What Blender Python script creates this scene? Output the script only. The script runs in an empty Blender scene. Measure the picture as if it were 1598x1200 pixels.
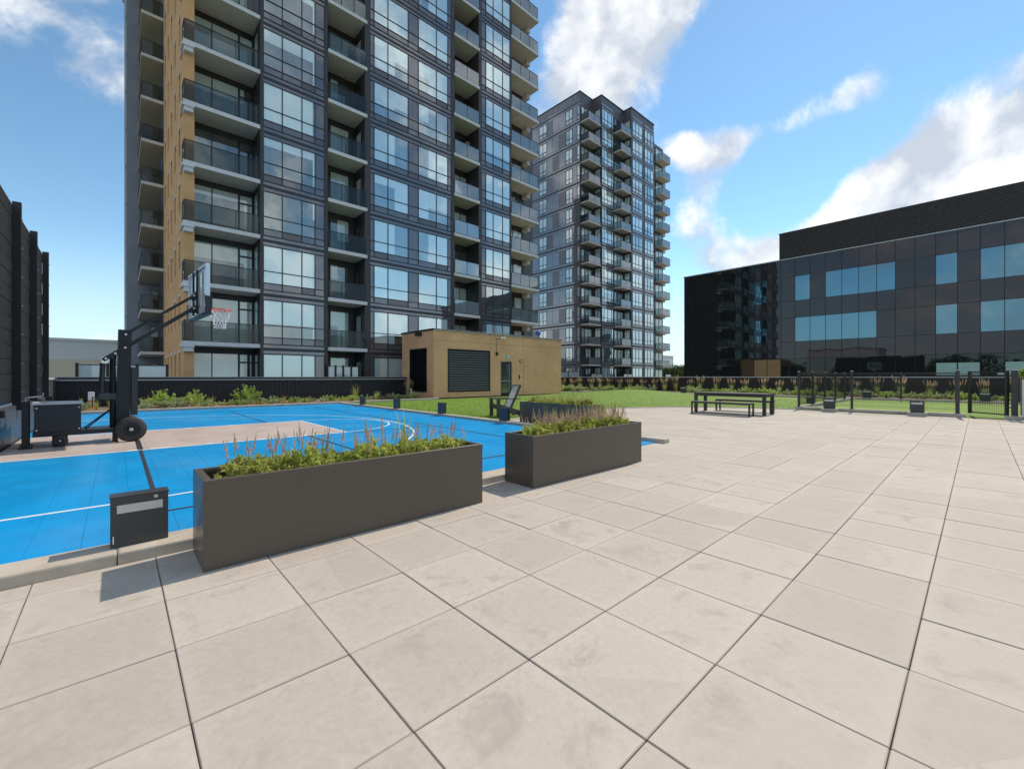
import bpy, bmesh, math, random
from mathutils import Vector, Matrix
R = math.radians
SC = bpy.context.scene
COL = SC.collection
# ---------------------------------------------------------------- camera
EYE = 1.333
YAW = R(47.4)                      # heading measured from +X (paving joints run along X and Y)
FPX, PCX, PCY = 670.0, 799.0, 588.0
cam = bpy.data.cameras.new('camera'); cam_o = bpy.data.objects.new('camera', cam)
COL.objects.link(cam_o); SC.camera = cam_o
cam_o.location = (0, 0, EYE); cam_o.rotation_euler = (R(90), 0, YAW - R(90))
cam.sensor_width = 36; cam.lens = FPX / 1598 * 36
cam.shift_y = -12 / 1598; cam.clip_start = .05; cam.clip_end = 4000
FW = Vector((math.cos(YAW), math.sin(YAW), 0)); RT = Vector((math.sin(YAW), -math.cos(YAW), 0))
def ray(px, py):
    return FW + RT * ((px - PCX) / FPX) + Vector((0, 0, (PCY - py) / FPX))
def proj(p):
    v = Vector(p) - Vector((0, 0, EYE)); d = v.dot(FW)
    if d < .05: return None
    return (PCX + FPX * v.dot(RT) / d, PCY - FPX * v.z / d, d)
# ---------------------------------------------------------------- light
SUN_EL, SUN_AZ = R(50.5), R(5.5)      # azimuth from +X towards +Y
SUNDIR = Vector((math.cos(SUN_EL) * math.cos(SUN_AZ), math.cos(SUN_EL) * math.sin(SUN_AZ), math.sin(SUN_EL)))
sun = bpy.data.lights.new('sun', 'SUN'); sun.energy = 2.1; sun.angle = R(.53); sun.color = (1, .895, .75)
sun_o = bpy.data.objects.new('sun', sun); COL.objects.link(sun_o)
sun_o.rotation_euler = (-SUNDIR).to_track_quat('-Z', 'Y').to_euler(); sun_o.location = (30, 0, 60)
SC.view_settings.view_transform = 'Standard'; SC.view_settings.look = 'None'
SC.view_settings.exposure = 0.90; SC.view_settings.gamma = 1
SC.view_settings.use_curve_mapping = False
# ---------------------------------------------------------------- world: Nishita sky with cumulus
SKY_STRENGTH = .15
def build_world():
    w = bpy.data.worlds.new('World'); SC.world = w; w.use_nodes = True
    nt = w.node_tree; N = nt.nodes; L = nt.links; N.clear()
    def nd(t, **k):
        n = N.new(t)
        for a, b in k.items(): setattr(n, a, b)
        return n
    def m(op, a, b=None, c=None, clamp=False):
        n = nd('ShaderNodeMath', operation=op, use_clamp=clamp)
        for i, v in enumerate((a, b, c)):
            if v is None: continue
            if isinstance(v, (int, float)): n.inputs[i].default_value = v
            else: L.new(v, n.inputs[i])
        return n.outputs[0]
    out = nd('ShaderNodeOutputWorld'); bg = nd('ShaderNodeBackground')
    sky = nd('ShaderNodeTexSky', sky_type='NISHITA', sun_disc=False)
    sky.sun_elevation = SUN_EL; sky.sun_rotation = R(90) - SUN_AZ
    sky.air_density = .9; sky.dust_density = .05; sky.ozone_density = 2.0; sky.altitude = 150
    hs = nd('ShaderNodeHueSaturation'); hs.inputs['Saturation'].default_value = 1.10; hs.inputs['Value'].default_value = .70
    wb = nd('ShaderNodeMix', data_type='RGBA', blend_type='MULTIPLY'); wb.inputs['Factor'].default_value = 1; wb.inputs[7].default_value = (1.02, 1.07, .95, 1)
    L.new(sky.outputs[0], wb.inputs[6]); L.new(wb.outputs[2], hs.inputs['Color'])
    tc = nd('ShaderNodeTexCoord'); D = tc.outputs['Generated']
    def noise(vec, scale, detail, rough, dist=0.0):
        n = nd('ShaderNodeTexNoise'); n.inputs['Scale'].default_value = scale; n.inputs['Detail'].default_value = detail
        n.inputs['Roughness'].default_value = rough; n.inputs['Distortion'].default_value = dist
        L.new(vec, n.inputs['Vector']); return n.outputs['Fac']
    # cloud banks: directions on the sky with angular size and weight
    banks = [((960, 70), .17, .28), ((1050, 10), .14, .18), ((890, 150), .12, .16),
             ((1165, 205), .055, .29), ((1250, 180), .05, .25), ((1340, 130), .06, .30), ((1110, 265), .06, .28), ((1068, 230), .04, .22), ((1180, 105), .05, .20),
             ((1440, 300), .12, .29), ((1580, 190), .15, .24), ((1330, 345), .09, .26), ((1190, 410), .08, .28), ((1090, 395), .06, .20), ((1075, 345), .05, .16),
             ((1460, 30), .12, .08), ((90, 60), .20, .10), ((20, 10), .22, .06), ((130, 170), .10, .14),
             ((130, 540), .07, .25), ((250, 540), .08, .2),
             ((1230, 50), .15, -.26), ((1480, 110), .07, -.16), ((1250, 290), .07, -.22), ((1130, 130), .06, -.16), ((150, 380), .22, -.34), ((820, 70), .06, -.12), ((1200, 300), .06, -.2), ((1380, 200), .06, -.14), ((60, 300), .15, -.2), ((1250, 220), .50, -.175), ((150, 300), .40, -.175), ((1180, 60), .16, -.12), ((830, 120), .1, -.08)]
    def bias(vec):
        tot = m('ADD', .185, 0)
        for (px, s, wt) in banks:
            d = ray(*px).normalized()
            v = nd('ShaderNodeVectorMath', operation='DISTANCE'); L.new(vec, v.inputs[0]); v.inputs[1].default_value = d
            q = m('MULTIPLY', v.outputs['Value'], 1 / s); q = m('MULTIPLY', q, q); q = m('MULTIPLY', q, -1)
            e = m('POWER', 2.71828, q); e = m('MULTIPLY', e, wt)
            tot = e if tot is None else m('ADD', tot, e)
        return tot
    def dens(vec, detail):
        n1 = noise(vec, 3.1, detail, .60, .5)
        n2 = noise(vec, 10.0, max(2, detail - 2), .62, .3)
        a = m('ADD', m('MULTIPLY', n1, .68), m('MULTIPLY', n2, .32))
        return a
    va = nd('ShaderNodeVectorMath', operation='NORMALIZE'); L.new(D, va.inputs[0]); V = va.outputs[0]
    B = bias(V)
    d0 = m('ADD', dens(V, 8), B)
    off = nd('ShaderNodeVectorMath', operation='ADD'); L.new(V, off.inputs[0]); off.inputs[1].default_value = SUNDIR * .05 + Vector((0, 0, .035))
    d1 = m('ADD', dens(off.outputs[0], 3), B)
    mr = nd('ShaderNodeMapRange', interpolation_type='SMOOTHSTEP'); mr.inputs['From Min'].default_value = .625; mr.inputs['From Max'].default_value = .785
    L.new(d0, mr.inputs['Value'])
    alpha = mr.outputs[0]
    # fade clouds out below the horizon
    sep = nd('ShaderNodeSeparateXYZ'); L.new(V, sep.inputs[0])
    hz = nd('ShaderNodeMapRange'); hz.inputs['From Min'].default_value = -.02; hz.inputs['From Max'].default_value = .03; L.new(sep.outputs['Z'], hz.inputs['Value'])
    alpha = m('MULTIPLY', m('MULTIPLY', alpha, hz.outputs[0]), .93)
    sh = nd('ShaderNodeMapRange'); sh.inputs['From Min'].default_value = -.075; sh.inputs['From Max'].default_value = .085
    L.new(m('SUBTRACT', d0, d1), sh.inputs['Value'])
    cm = nd('ShaderNodeMix', data_type='RGBA'); L.new(sh.outputs[0], cm.inputs['Factor'])
    k = 1 / SKY_STRENGTH
    # pale summer haze low over the horizon
    hm = nd('ShaderNodeMapRange', interpolation_type='SMOOTHSTEP'); hm.inputs['From Min'].default_value = .0; hm.inputs['From Max'].default_value = .26; hm.inputs['To Min'].default_value = .80; hm.inputs['To Max'].default_value = 0
    L.new(sep.outputs['Z'], hm.inputs['Value'])
    hc = nd('ShaderNodeMix', data_type='RGBA'); L.new(hm.outputs[0], hc.inputs['Factor']); L.new(hs.outputs[0], hc.inputs[6]); hc.inputs[7].default_value = (.37 * k, .47 * k, .55 * k, 1)
    cm.inputs[6].default_value = (.34 * k, .365 * k, .41 * k, 1); cm.inputs[7].default_value = (.66 * k, .65 * k, .64 * k, 1)
    mx = nd('ShaderNodeMix', data_type='RGBA'); L.new(alpha, mx.inputs['Factor']); L.new(hc.outputs[2], mx.inputs[6]); L.new(cm.outputs[2], mx.inputs[7])
    L.new(mx.outputs[2], bg.inputs['Color']); bg.inputs['Strength'].default_value = SKY_STRENGTH
    L.new(bg.outputs[0], out.inputs['Surface'])
build_world()
try:
    SC.world.cycles.sampling_method = 'MANUAL'; SC.world.cycles.sample_map_resolution = 512
except Exception: pass
# ================================================================ helpers
rnd = random.Random(7)
MATS = {}
def nodes_of(name):
    mt = bpy.data.materials.new(name); mt.use_nodes = True; nt = mt.node_tree; nt.nodes.clear(); MATS[name] = mt
    return mt, nt
class NT:
    def __init__(s, name):
        s.mat, s.nt = nodes_of(name); s.N = s.nt.nodes; s.L = s.nt.links
        s.out = s.n('ShaderNodeOutputMaterial')
    def n(s, t, ins=None, **k):
        x = s.N.new(t)
        for a, b in k.items(): setattr(x, a, b)
        for a, b in (ins or {}).items(): s.set(x, a, b)
        return x
    def set(s, node, key, v):
        i = node.inputs[key]
        if hasattr(v, 'links') and hasattr(v, 'is_output') and v.is_output: s.L.new(v, i)
        else: i.default_value = v
    def math(s, op, a, b=None, c=None, clamp=False):
        x = s.n('ShaderNodeMath', operation=op, use_clamp=clamp)
        for i, v in enumerate((a, b, c)):
            if v is not None: s.set(x, i, v)
        return x.outputs[0]
    def noise(s, scale, detail=3, rough=.55, vec=None, dist=0, out='Fac'):
        x = s.n('ShaderNodeTexNoise', {'Scale': scale, 'Detail': detail, 'Roughness': rough, 'Distortion': dist})
        if vec is not None: s.L.new(vec, x.inputs['Vector'])
        return x.outputs[out]
    def pos(s): return s.n('ShaderNodeNewGeometry').outputs['Position']
    def obj(s): return s.n('ShaderNodeTexCoord').outputs['Object']
    def rand(s): return s.n('ShaderNodeObjectInfo').outputs['Random']
    def ramp(s, fac, stops):
        x = s.n('ShaderNodeValToRGB'); e = x.color_ramp.elements
        while len(e) < len(stops): e.new(.5)
        for i, (p, c) in enumerate(stops): e[i].position = p; e[i].color = (*c, 1) if len(c) == 3 else c
        s.L.new(fac, x.inputs[0]); return x.outputs[0]
    def mix(s, fac, a, b, blend='MIX'):
        x = s.n('ShaderNodeMix', data_type='RGBA', blend_type=blend); s.set(x, 'Factor', fac)
        for i, v in ((6, a), (7, b)):
            if isinstance(v, tuple): x.inputs[i].default_value = (*v, 1) if len(v) == 3 else v
            else: s.L.new(v, x.inputs[i])
        return x.outputs[2]
    def mr(s, v, a, b, c=0., d=1., smooth=False):
        x = s.n('ShaderNodeMapRange', {'From Min': a, 'From Max': b, 'To Min': c, 'To Max': d}, interpolation_type='SMOOTHSTEP' if smooth else 'LINEAR')
        s.L.new(v, x.inputs['Value']); return x.outputs[0]
    def bump(s, h, strength=.3, dist=.01):
        return s.n('ShaderNodeBump', {'Height': h, 'Strength': strength, 'Distance': dist}).outputs[0]
    def pbsdf(s, col, rough=.6, metal=0., normal=None, spec=.5, **k):
        p = s.n('ShaderNodeBsdfPrincipled')
        for key, v in (('Base Color', col), ('Roughness', rough), ('Metallic', metal), ('Specular IOR Level', spec)):
            if isinstance(v, tuple): p.inputs[key].default_value = (*v, 1) if len(v) == 3 else v
            else: s.set(p, key, v)
        if normal is not None: s.L.new(normal, p.inputs['Normal'])
        for a, b in k.items(): s.set(p, a.replace('_', ' '), b)
        return p.outputs[0]
    def done(s, sh): s.L.new(sh, s.out.inputs['Surface']); return s.mat
def simple(name, col, rough=.6, metal=0., var=.12, nscale=6., bump=0., bscale=60., spec=.5, tint=0.):
    t = NT(name); v = t.obj()
    n = t.noise(nscale, 4, .6, v)
    f = t.mr(n, .25, .75, 1 - var, 1 + var)
    if tint: f = t.math('MULTIPLY', f, t.mr(t.rand(), 0, 1, 1 - tint, 1 + tint))
    c = t.mix(1.0, col, t.n('ShaderNodeCombineColor', {0: f, 1: f, 2: f}).outputs[0], 'MULTIPLY')
    nm = t.bump(t.noise(bscale, 4, .6, v), bump, .004) if bump else None
    r = t.mr(t.noise(nscale * 2.3, 3, .5, v), .3, .7, max(.03, rough - .07), min(1, rough + .07))
    return t.done(t.pbsdf(c, r, metal, nm, spec))
# ---------------------------------------------------------------- object makers
WL = {}
def link(o, parent=None, loc=(0, 0, 0)):
    """loc is a world position; parents with rotation use local()"""
    COL.objects.link(o)
    loc = Vector(loc); WL[o] = loc
    if parent is not None:
        o.parent = parent; o.location = loc - WL[parent]
    else: o.location = loc
    return o
def tag(o, label=None, cat=None, group=None, kind=None):
    if label: o['label'] = label
    if cat: o['category'] = cat
    if group: o['group'] = group
    if kind: o['kind'] = kind
    return o
def thing(name, label, cat, loc=(0, 0, 0), rz=0, group=None):
    o = bpy.data.objects.new(name, None); o.empty_display_size = .2
    link(o, None, loc); o.rotation_euler = (0, 0, rz)
    return tag(o, label, cat, group)
def M(m): return MATS[m] if isinstance(m, str) else m
BOXC = {}
def boxmesh(dx, dy, dz, mat, bev=0):
    k = (round(dx, 3), round(dy, 3), round(dz, 3), mat, bev)
    if k in BOXC: return BOXC[k]
    bm = bmesh.new(); bmesh.ops.create_cube(bm, size=1)
    bmesh.ops.scale(bm, vec=(dx, dy, dz), verts=bm.verts)
    if bev: bmesh.ops.bevel(bm, geom=list(bm.edges), offset=bev, segments=1 if bev < .006 else 2, affect='EDGES', profile=.5)
    me = bpy.data.meshes.new('box'); bm.to_mesh(me); bm.free(); me.materials.append(M(mat)); BOXC[k] = me
    return me
def box(name, x0, x1, y0, y1, z0, z1, mat, parent=None, bev=0):
    """axis aligned box in world coordinates (parent must be unrotated)"""
    me = boxmesh(x1 - x0, y1 - y0, z1 - z0, mat, bev)
    return link(bpy.data.objects.new(name, me), parent, ((x0 + x1) / 2, (y0 + y1) / 2, (z0 + z1) / 2))
class MB:
    """collects shapes into one mesh; coordinates relative to the object's own origin"""
    def __init__(s): s.v = []; s.f = []; s.mi = []; s.cur = 0
    def quad(s, *p):
        i = len(s.v); s.v += [tuple(q) for q in p]; s.f.append(tuple(range(i, i + len(p)))); s.mi.append(s.cur)
    def box(s, x0, x1, y0, y1, z0, z1):
        i = len(s.v)
        s.v += [(x, y, z) for z in (z0, z1) for y in (y0, y1) for x in (x0, x1)]
        for f in ((0, 2, 3, 1), (4, 5, 7, 6), (0, 1, 5, 4), (2, 6, 7, 3), (0, 4, 6, 2), (1, 3, 7, 5)):
            s.f.append(tuple(i + k for k in f)); s.mi.append(s.cur)
    def bar(s, a, b, w, h=None, up=(0, 0, 1)):
        """rectangular bar from a to b"""
        a = Vector(a); b = Vector(b); h = h or w; d = (b - a).normalized(); up = Vector(up)
        if abs(d.dot(up)) > .98: up = Vector((0, 1, 0))
        sx = d.cross(up).normalized() * (w / 2); sy = sx.cross(d).normalized() * (h / 2); i = len(s.v)
        for p in (a, b):
            for q in (-sx - sy, sx - sy, sx + sy, -sx + sy): s.v.append(tuple(p + q))
        for f in ((0, 3, 2, 1), (4, 5, 6, 7), (0, 1, 5, 4), (1, 2, 6, 5), (2, 3, 7, 6), (3, 0, 4, 7)):
            s.f.append(tuple(i + k for k in f)); s.mi.append(s.cur)
    def tube(s, pts, r, n=8, cap=True, closed=False):
        pts = [Vector(p) for p in pts]; m = len(pts); rs = r if isinstance(r, (list, tuple)) else [r] * m
        base = len(s.v); ref = None
        for i, p in enumerate(pts):
            d = (pts[(i + 1) % m] - pts[i - 1]) if closed else (pts[min(i + 1, m - 1)] - pts[max(i - 1, 0)])
            d.normalize()
            if ref is None: ref = Vector((0, 0, 1)) if abs(d.z) < .9 else Vector((1, 0, 0))
            sx = d.cross(ref).normalized(); sy = sx.cross(d).normalized(); ref = sy
            for k in range(n):
                a = 2 * math.pi * k / n; s.v.append(tuple(p + (sx * math.cos(a) + sy * math.sin(a)) * rs[i]))
        for i in range(m if closed else m - 1):
            j = (i + 1) % m
            for k in range(n):
                s.f.append((base + i * n + k, base + i * n + (k + 1) % n, base + j * n + (k + 1) % n, base + j * n + k)); s.mi.append(s.cur)
        if cap and not closed:
            s.f.append(tuple(base + k for k in reversed(range(n)))); s.mi.append(s.cur)
            s.f.append(tuple(base + (m - 1) * n + k for k in range(n))); s.mi.append(s.cur)
    def lathe(s, prof, n=24, axis='Z', c=(0, 0, 0)):
        base = len(s.v); m = len(prof)
        for r, h in prof:
            for k in range(n):
                a = 2 * math.pi * k / n; p = (r * math.cos(a), r * math.sin(a), h)
                if axis == 'Y': p = (p[0], h, p[1])
                if axis == 'X': p = (h, p[0], p[1])
                s.v.append((p[0] + c[0], p[1] + c[1], p[2] + c[2]))
        for i in range(m - 1):
            for k in range(n):
                s.f.append((base + i * n + k, base + i * n + (k + 1) % n, base + (i + 1) * n + (k + 1) % n, base + (i + 1) * n + k)); s.mi.append(s.cur)
    def prism(s, poly, z0, z1):
        i = len(s.v); n = len(poly)
        s.v += [(x, y, z0) for x, y in poly] + [(x, y, z1) for x, y in poly]
        s.f.append(tuple(i + k for k in reversed(range(n)))); s.mi.append(s.cur)
        s.f.append(tuple(i + n + k for k in range(n))); s.mi.append(s.cur)
        for k in range(n):
            s.f.append((i + k, i + (k + 1) % n, i + n + (k + 1) % n, i + n + k)); s.mi.append(s.cur)
    def mesh(s, mats, smooth=False, name='mesh'):
        me = bpy.data.meshes.new(name); me.from_pydata(s.v, [], s.f)
        for m in (mats if isinstance(mats, (list, tuple)) else [mats]): me.materials.append(M(m))
        me.polygons.foreach_set('material_index', s.mi)
        if smooth: me.polygons.foreach_set('use_smooth', [True] * len(s.f))
        me.update(); return me
    def build(s, name, mats, parent=None, loc=(0, 0, 0), smooth=False):
        me = s.mesh(mats, smooth, name); bm = bmesh.new(); bm.from_mesh(me); bmesh.ops.recalc_face_normals(bm, faces=bm.faces); bm.to_mesh(me); bm.free()
        return link(bpy.data.objects.new(name, me), parent, loc)
def put(name, me, parent=None, loc=(0, 0, 0), rz=0, s=1):
    o = link(bpy.data.objects.new(name, me), parent, loc); o.rotation_euler = (0, 0, rz)
    if s != 1: o.scale = (s, s, s) if not isinstance(s, tuple) else s
    return o
def local(name, me, parent, loc=(0, 0, 0), rz=0):
    o = bpy.data.objects.new(name, me); COL.objects.link(o); o.parent = parent; o.location = loc; o.rotation_euler = (0, 0, rz); WL[o] = Vector(loc)
    return o
def strip(name, pts, w0, w1, z0, z1, mat, parent=None):
    """kerb that follows a polyline; w0/w1 offsets to the left of the path"""
    P = [Vector((x, y)) for x, y in pts]; mb = MB(); ring = []
    for i, p in enumerate(P):
        d = (P[min(i + 1, len(P) - 1)] - P[max(i - 1, 0)]).normalized(); nrm = Vector((-d.y, d.x))
        a, b = p + nrm * w0, p + nrm * w1; bv = min(.015, (z1 - z0) * .3); c = (b - a).normalized() * bv
        ring.append([(a.x, a.y, z0), (a.x, a.y, z1 - bv), (a.x + c.x, a.y + c.y, z1), (b.x - c.x, b.y - c.y, z1), (b.x, b.y, z1 - bv), (b.x, b.y, z0)])
    for i in range(len(ring) - 1):
        for k in range(5): mb.quad(ring[i][k], ring[i][k + 1], ring[i + 1][k + 1], ring[i + 1][k])
    mb.quad(*ring[0]); mb.quad(*reversed(ring[-1]))
    return mb.build(name, mat, parent)
# ================================================================ materials
PITCH = .612; PX0, PY0 = .209, .216           # paving module and origin
def mat_paver():
    t = NT('paver'); P = t.pos()
    q = t.n('ShaderNodeVectorMath', {1: (PX0, PY0, 0)}, operation='SUBTRACT'); t.L.new(P, q.inputs[0])
    q2 = t.n('ShaderNodeVectorMath', {1: (1 / PITCH, 1 / PITCH, 0)}, operation='MULTIPLY'); t.L.new(q.outputs[0], q2.inputs[0])
    fl = t.n('ShaderNodeVectorMath', operation='FLOOR'); t.L.new(q2.outputs[0], fl.inputs[0])
    fr = t.n('ShaderNodeVectorMath', operation='FRACTION'); t.L.new(q2.outputs[0], fr.inputs[0])
    wn = t.n('ShaderNodeTexWhiteNoise', noise_dimensions='3D'); t.L.new(fl.outputs[0], wn.inputs['Vector'])
    rv = wn.outputs['Value']; rc = wn.outputs['Color']
    so = t.n('ShaderNodeVectorMath', {1: (40, 40, 40)}, operation='MULTIPLY'); t.L.new(rc, so.inputs[0])
    ad = t.n('ShaderNodeVectorMath', operation='ADD'); t.L.new(P, ad.inputs[0]); t.L.new(so.outputs[0], ad.inputs[1])
    V = ad.outputs[0]
    blot = t.noise(3.4, 6, .66, V, .6); fine = t.noise(26, 5, .7, V); grit = t.noise(260, 3, .6, P)
    s = t.n('ShaderNodeSeparateXYZ'); t.L.new(fr.outputs[0], s.inputs[0])
    ex = t.math('ABSOLUTE', t.math('SUBTRACT', s.outputs[0], .5)); ey = t.math('ABSOLUTE', t.math('SUBTRACT', s.outputs[1], .5))
    edge = t.math('MAXIMUM', ex, ey)
    em = t.mr(t.math('ADD', edge, t.mr(fine, .3, .7, -.06, .06)), .33, .49, 0, 1, True)
    base = t.mix(t.mr(fine, .3, .7), (.425, .372, .312), (.495, .438, .372))
    # damp grey staining with its own shape, stronger on some slabs
    st = t.math('MULTIPLY', t.mr(blot, .50, .70, 0, 1, True), t.mr(rv, .15, 1, .15, .62))
    base = t.mix(t.math('MULTIPLY', st, t.mr(em, 0, 1, 1, .35)), base, (.255, .235, .21))
    big = t.noise(.33, 3, .5, P)
    base = t.mix(t.mr(big, .40, .66, 0, .16), base, (.38, .345, .30))
    base = t.mix(t.math('MULTIPLY', em, .22), base, (.55, .505, .45))
    # thin dark arrises
    ar = t.mr(edge, .484, .496, 0, .36); base = t.mix(ar, base, (.26, .19, .15))
    sp = t.mr(t.noise(95, 2, .5, V), .70, .76, 0, .35); base = t.mix(sp, base, (.20, .17, .15))
    tv = t.mr(rv, 0, 1, .93, 1.06)
    base = t.mix(1, base, t.n('ShaderNodeCombineColor', {0: tv, 1: tv, 2: tv}).outputs[0], 'MULTIPLY')
    wv = t.n('ShaderNodeTexWave', {'Scale': 62., 'Distortion': .6, 'Detail': 1.}, bands_direction='DIAGONAL'); t.L.new(P, wv.inputs['Vector'])
    h = t.math('ADD', t.math('MULTIPLY', grit, .7), t.math('MULTIPLY', wv.outputs['Fac'], .18))
    return t.done(t.pbsdf(base, t.mr(fine, .3, .7, .62, .8), 0, t.bump(h, .25, .0012), .3))
mat_paver()
simple('joint_sand', (.16, .11, .08), .95, 0, .3, 20, .3)
def mat_court(name, a, b, dark):
    t = NT(name); P = t.pos(); TP = .3048
    q = t.n('ShaderNodeVectorMath', {1: (1 / TP, 1 / TP, 0)}, operation='MULTIPLY'); t.L.new(P, q.inputs[0])
    fl = t.n('ShaderNodeVectorMath', operation='FLOOR'); t.L.new(q.outputs[0], fl.inputs[0])
    wn = t.n('ShaderNodeTexWhiteNoise', noise_dimensions='3D'); t.L.new(fl.outputs[0], wn.inputs['Vector'])
    # open-grid surface of the sport tile: small holes
    q3 = t.n('ShaderNodeVectorMath', {1: (24 / TP, 24 / TP, 0)}, operation='MULTIPLY'); t.L.new(P, q3.inputs[0])
    fr = t.n('ShaderNodeVectorMath', operation='FRACTION'); t.L.new(q3.outputs[0], fr.inputs[0])
    s = t.n('ShaderNodeSeparateXYZ'); t.L.new(fr.outputs[0], s.inputs[0])
    hx = t.math('ABSOLUTE', t.math('SUBTRACT', s.outputs[0], .5)); hy = t.math('ABSOLUTE', t.math('SUBTRACT', s.outputs[1], .5))
    hole = t.mr(t.math('MAXIMUM', hx, hy), .24, .30, 1, 0)
    n = t.noise(1.1, 5, .6, P); n2 = t.noise(.35, 3, .5, P)
    c = t.mix(t.mr(n, .3, .7), a, b)
    tv = t.mr(wn.outputs['Value'], 0, 1, .93, 1.06)
    c = t.mix(1, c, t.n('ShaderNodeCombineColor', {0: tv, 1: tv, 2: tv}).outputs[0], 'MULTIPLY')
    c = t.mix(t.math('MULTIPLY', hole, .75), c, dark)
    c = t.mix(t.mr(n2, .5, .75, 0, .10), c, (.5, .55, .58)); c = t.mix(t.mr(t.noise(13, 5, .7, P), .62, .8, 0, .16), c, (.55, .58, .6))
    return t.done(t.pbsdf(c, t.mr(n, .3, .7, .34, .48), 0, t.bump(hole, -.12, .002), .2))
mat_court('court_blue', (.0, .31, .68), (.001, .345, .74), (.0, .13, .36))
mat_court('court_taupe', (.54, .445, .40), (.60, .50, .45), (.38, .30, .27))
simple('line_white', (.78, .79, .80), .5, 0, .06, 20)
simple('line_black', (.035, .035, .045), .5, 0, .1, 20)
def mat_concrete(name, a, b, crack=True):
    t = NT(name); P = t.pos()
    n = t.noise(4, 6, .65, P); f = t.noise(45, 4, .65, P); g = t.noise(300, 2, .6, P)
    c = t.mix(t.mr(n, .3, .7), a, b)
    c = t.mix(t.mr(f, .55, .75, 0, .3), c, tuple(x * .55 for x in a))
    return t.done(t.pbsdf(c, .8, 0, t.bump(t.math('ADD', f, t.math('MULTIPLY', g, .25)), .25, .003), .3))
mat_concrete('kerb_concrete', (.40, .345, .28), (.54, .48, .40))
mat_concrete('slab_concrete', (.58, .52, .46), (.68, .62, .56))
mat_concrete('pale_band', (.60, .59, .59), (.70, .69, .68))
mat_concrete('grey_wall', (.27, .285, .32), (.30, .315, .35))
mat_concrete('far_beige', (.72, .62, .48), (.78, .68, .54))
mat_concrete('far_pale', (.70, .71, .72), (.78, .79, .80))
mat_concrete('podium_concrete', (.22, .21, .2), (.3, .29, .27))
def mat_turf():
    t = NT('turf'); P = t.pos()
    st = t.n('ShaderNodeVectorMath', {1: (1, 3.2, 1)}, operation='MULTIPLY'); t.L.new(P, st.inputs[0])
    a = t.noise(.45, 4, .6, st.outputs[0]); f = t.noise(60, 3, .7, P); g = t.noise(9, 4, .6, P)
    c = t.mix(t.mr(a, .3, .7), (.150, .255, .030), (.195, .300, .042))
    c = t.mix(t.mr(f, .35, .7, 0, .5), c, (.085, .165, .02))
    c = t.mix(t.mr(g, .5, .75, 0, .3), c, (.22, .25, .07))
    return t.done(t.pbsdf(c, .75, 0, t.bump(t.math('ADD', f, t.math('MULTIPLY', g, .6)), .35, .012), .2))
mat_turf()
simple('soil', (.11, .075, .05), .95, 0, .35, 14, .6, 60)
simple('mulch', (.20, .13, .085), .95, 0, .4, 30, .8, 45)
simple('planter_metal', (.098, .081, .064), .32, 0, .05, 1.4, .04, 220, .45)
simple('black_metal', (.010, .010, .011), .45, .0, .2, 6, .05, 120)
simple('charcoal_metal', (.040, .038, .040), .42, 0, .15, 6, .05, 120)
simple('fixture_grey', (.050, .052, .056), .40, 0, .12, 5, .05, 150)
simple('galvanised', (.55, .56, .57), .35, .85, .12, 12)
simple('white_metal', (.82, .84, .86), .35, 0, .05, 8)
simple('rubber', (.040, .040, .042), .75, 0, .2, 16, .2, 90)
simple('orange_rim', (.85, .06, .03), .35, 0, .06, 8)
simple('red_alarm', (.50, .035, .03), .4, 0, .05, 8)
simple('net_white', (.80, .80, .78), .8, 0, .05, 30)
simple('lens', (.62, .60, .56), .35, 0, .06, 9)
simple('sign_green', (.02, .30, .16), .4, 0, .05, 9)
simple('stone_light', (.52, .50, .50), .7, 0, .25, 14, .5, 20)
simple('cladding_dark', (.042, .037, .036), .45, 0, .12, 1.2, .04, 30, .5)
simple('cladding_black', (.017, .019, .024), .45, 0, .15, 1.2, .04, 30, .5)
simple('frame_dark', (.022, .023, .028), .4, 0, .1, 4)
simple('spandrel', (.115, .108, .112), .14, 0, .06, .6, 0, 10, .8, .16)
simple('spandrel_two', (.095, .087, .094), .14, 0, .06, .6, 0, 10, .8, .2)
simple('pale_spandrel', (.215, .205, .215), .14, 0, .06, .6, 0, 10, .9, .18)
simple('pale_spandrel_two', (.18, .17, .18), .14, 0, .06, .6, 0, 10, .9, .18)
simple('pale_cladding', (.10, .094, .096), .4, 0, .1, 1)
simple('cap_grey', (.52, .53, .54), .45, 0, .08, 2)
simple('wall_black', (.016, .016, .020), .5, 0, .15, 3)
simple('wall_brownblack', (.030, .022, .020), .55, 0, .2, 2)
simple('board_dark', (.015, .014, .0135), .5, 0, .14, 2.5, .08, 30, .4, .10)
simple('plinth_steel', (.095, .098, .105), .40, .3, .12, 2.4, .05, 40)
simple('slat_grey', (.17, .17, .18), .4, 0, .08, 4)
simple('door_grey', (.20, .205, .21), .45, 0, .06, 5)
simple('lantern_blue', (.04, .12, .55), .5, 0, .1, 9)
simple('lantern_pink', (.65, .25, .35), .5, 0, .1, 9)
simple('marker_orange', (.65, .30, .06), .5, 0, .1, 9)
simple('bench_slat', (.058, .054, .054), .45, 0, .15, 6, .05, 80)
simple('bark', (.10, .075, .055), .9, 0, .3, 8, .6, 20)
simple('city_ground', (.10, .12, .06), .95, 0, .4, .05)
simple('roof_grey', (.25, .25, .25), .9, 0, .2, .6)
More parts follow.
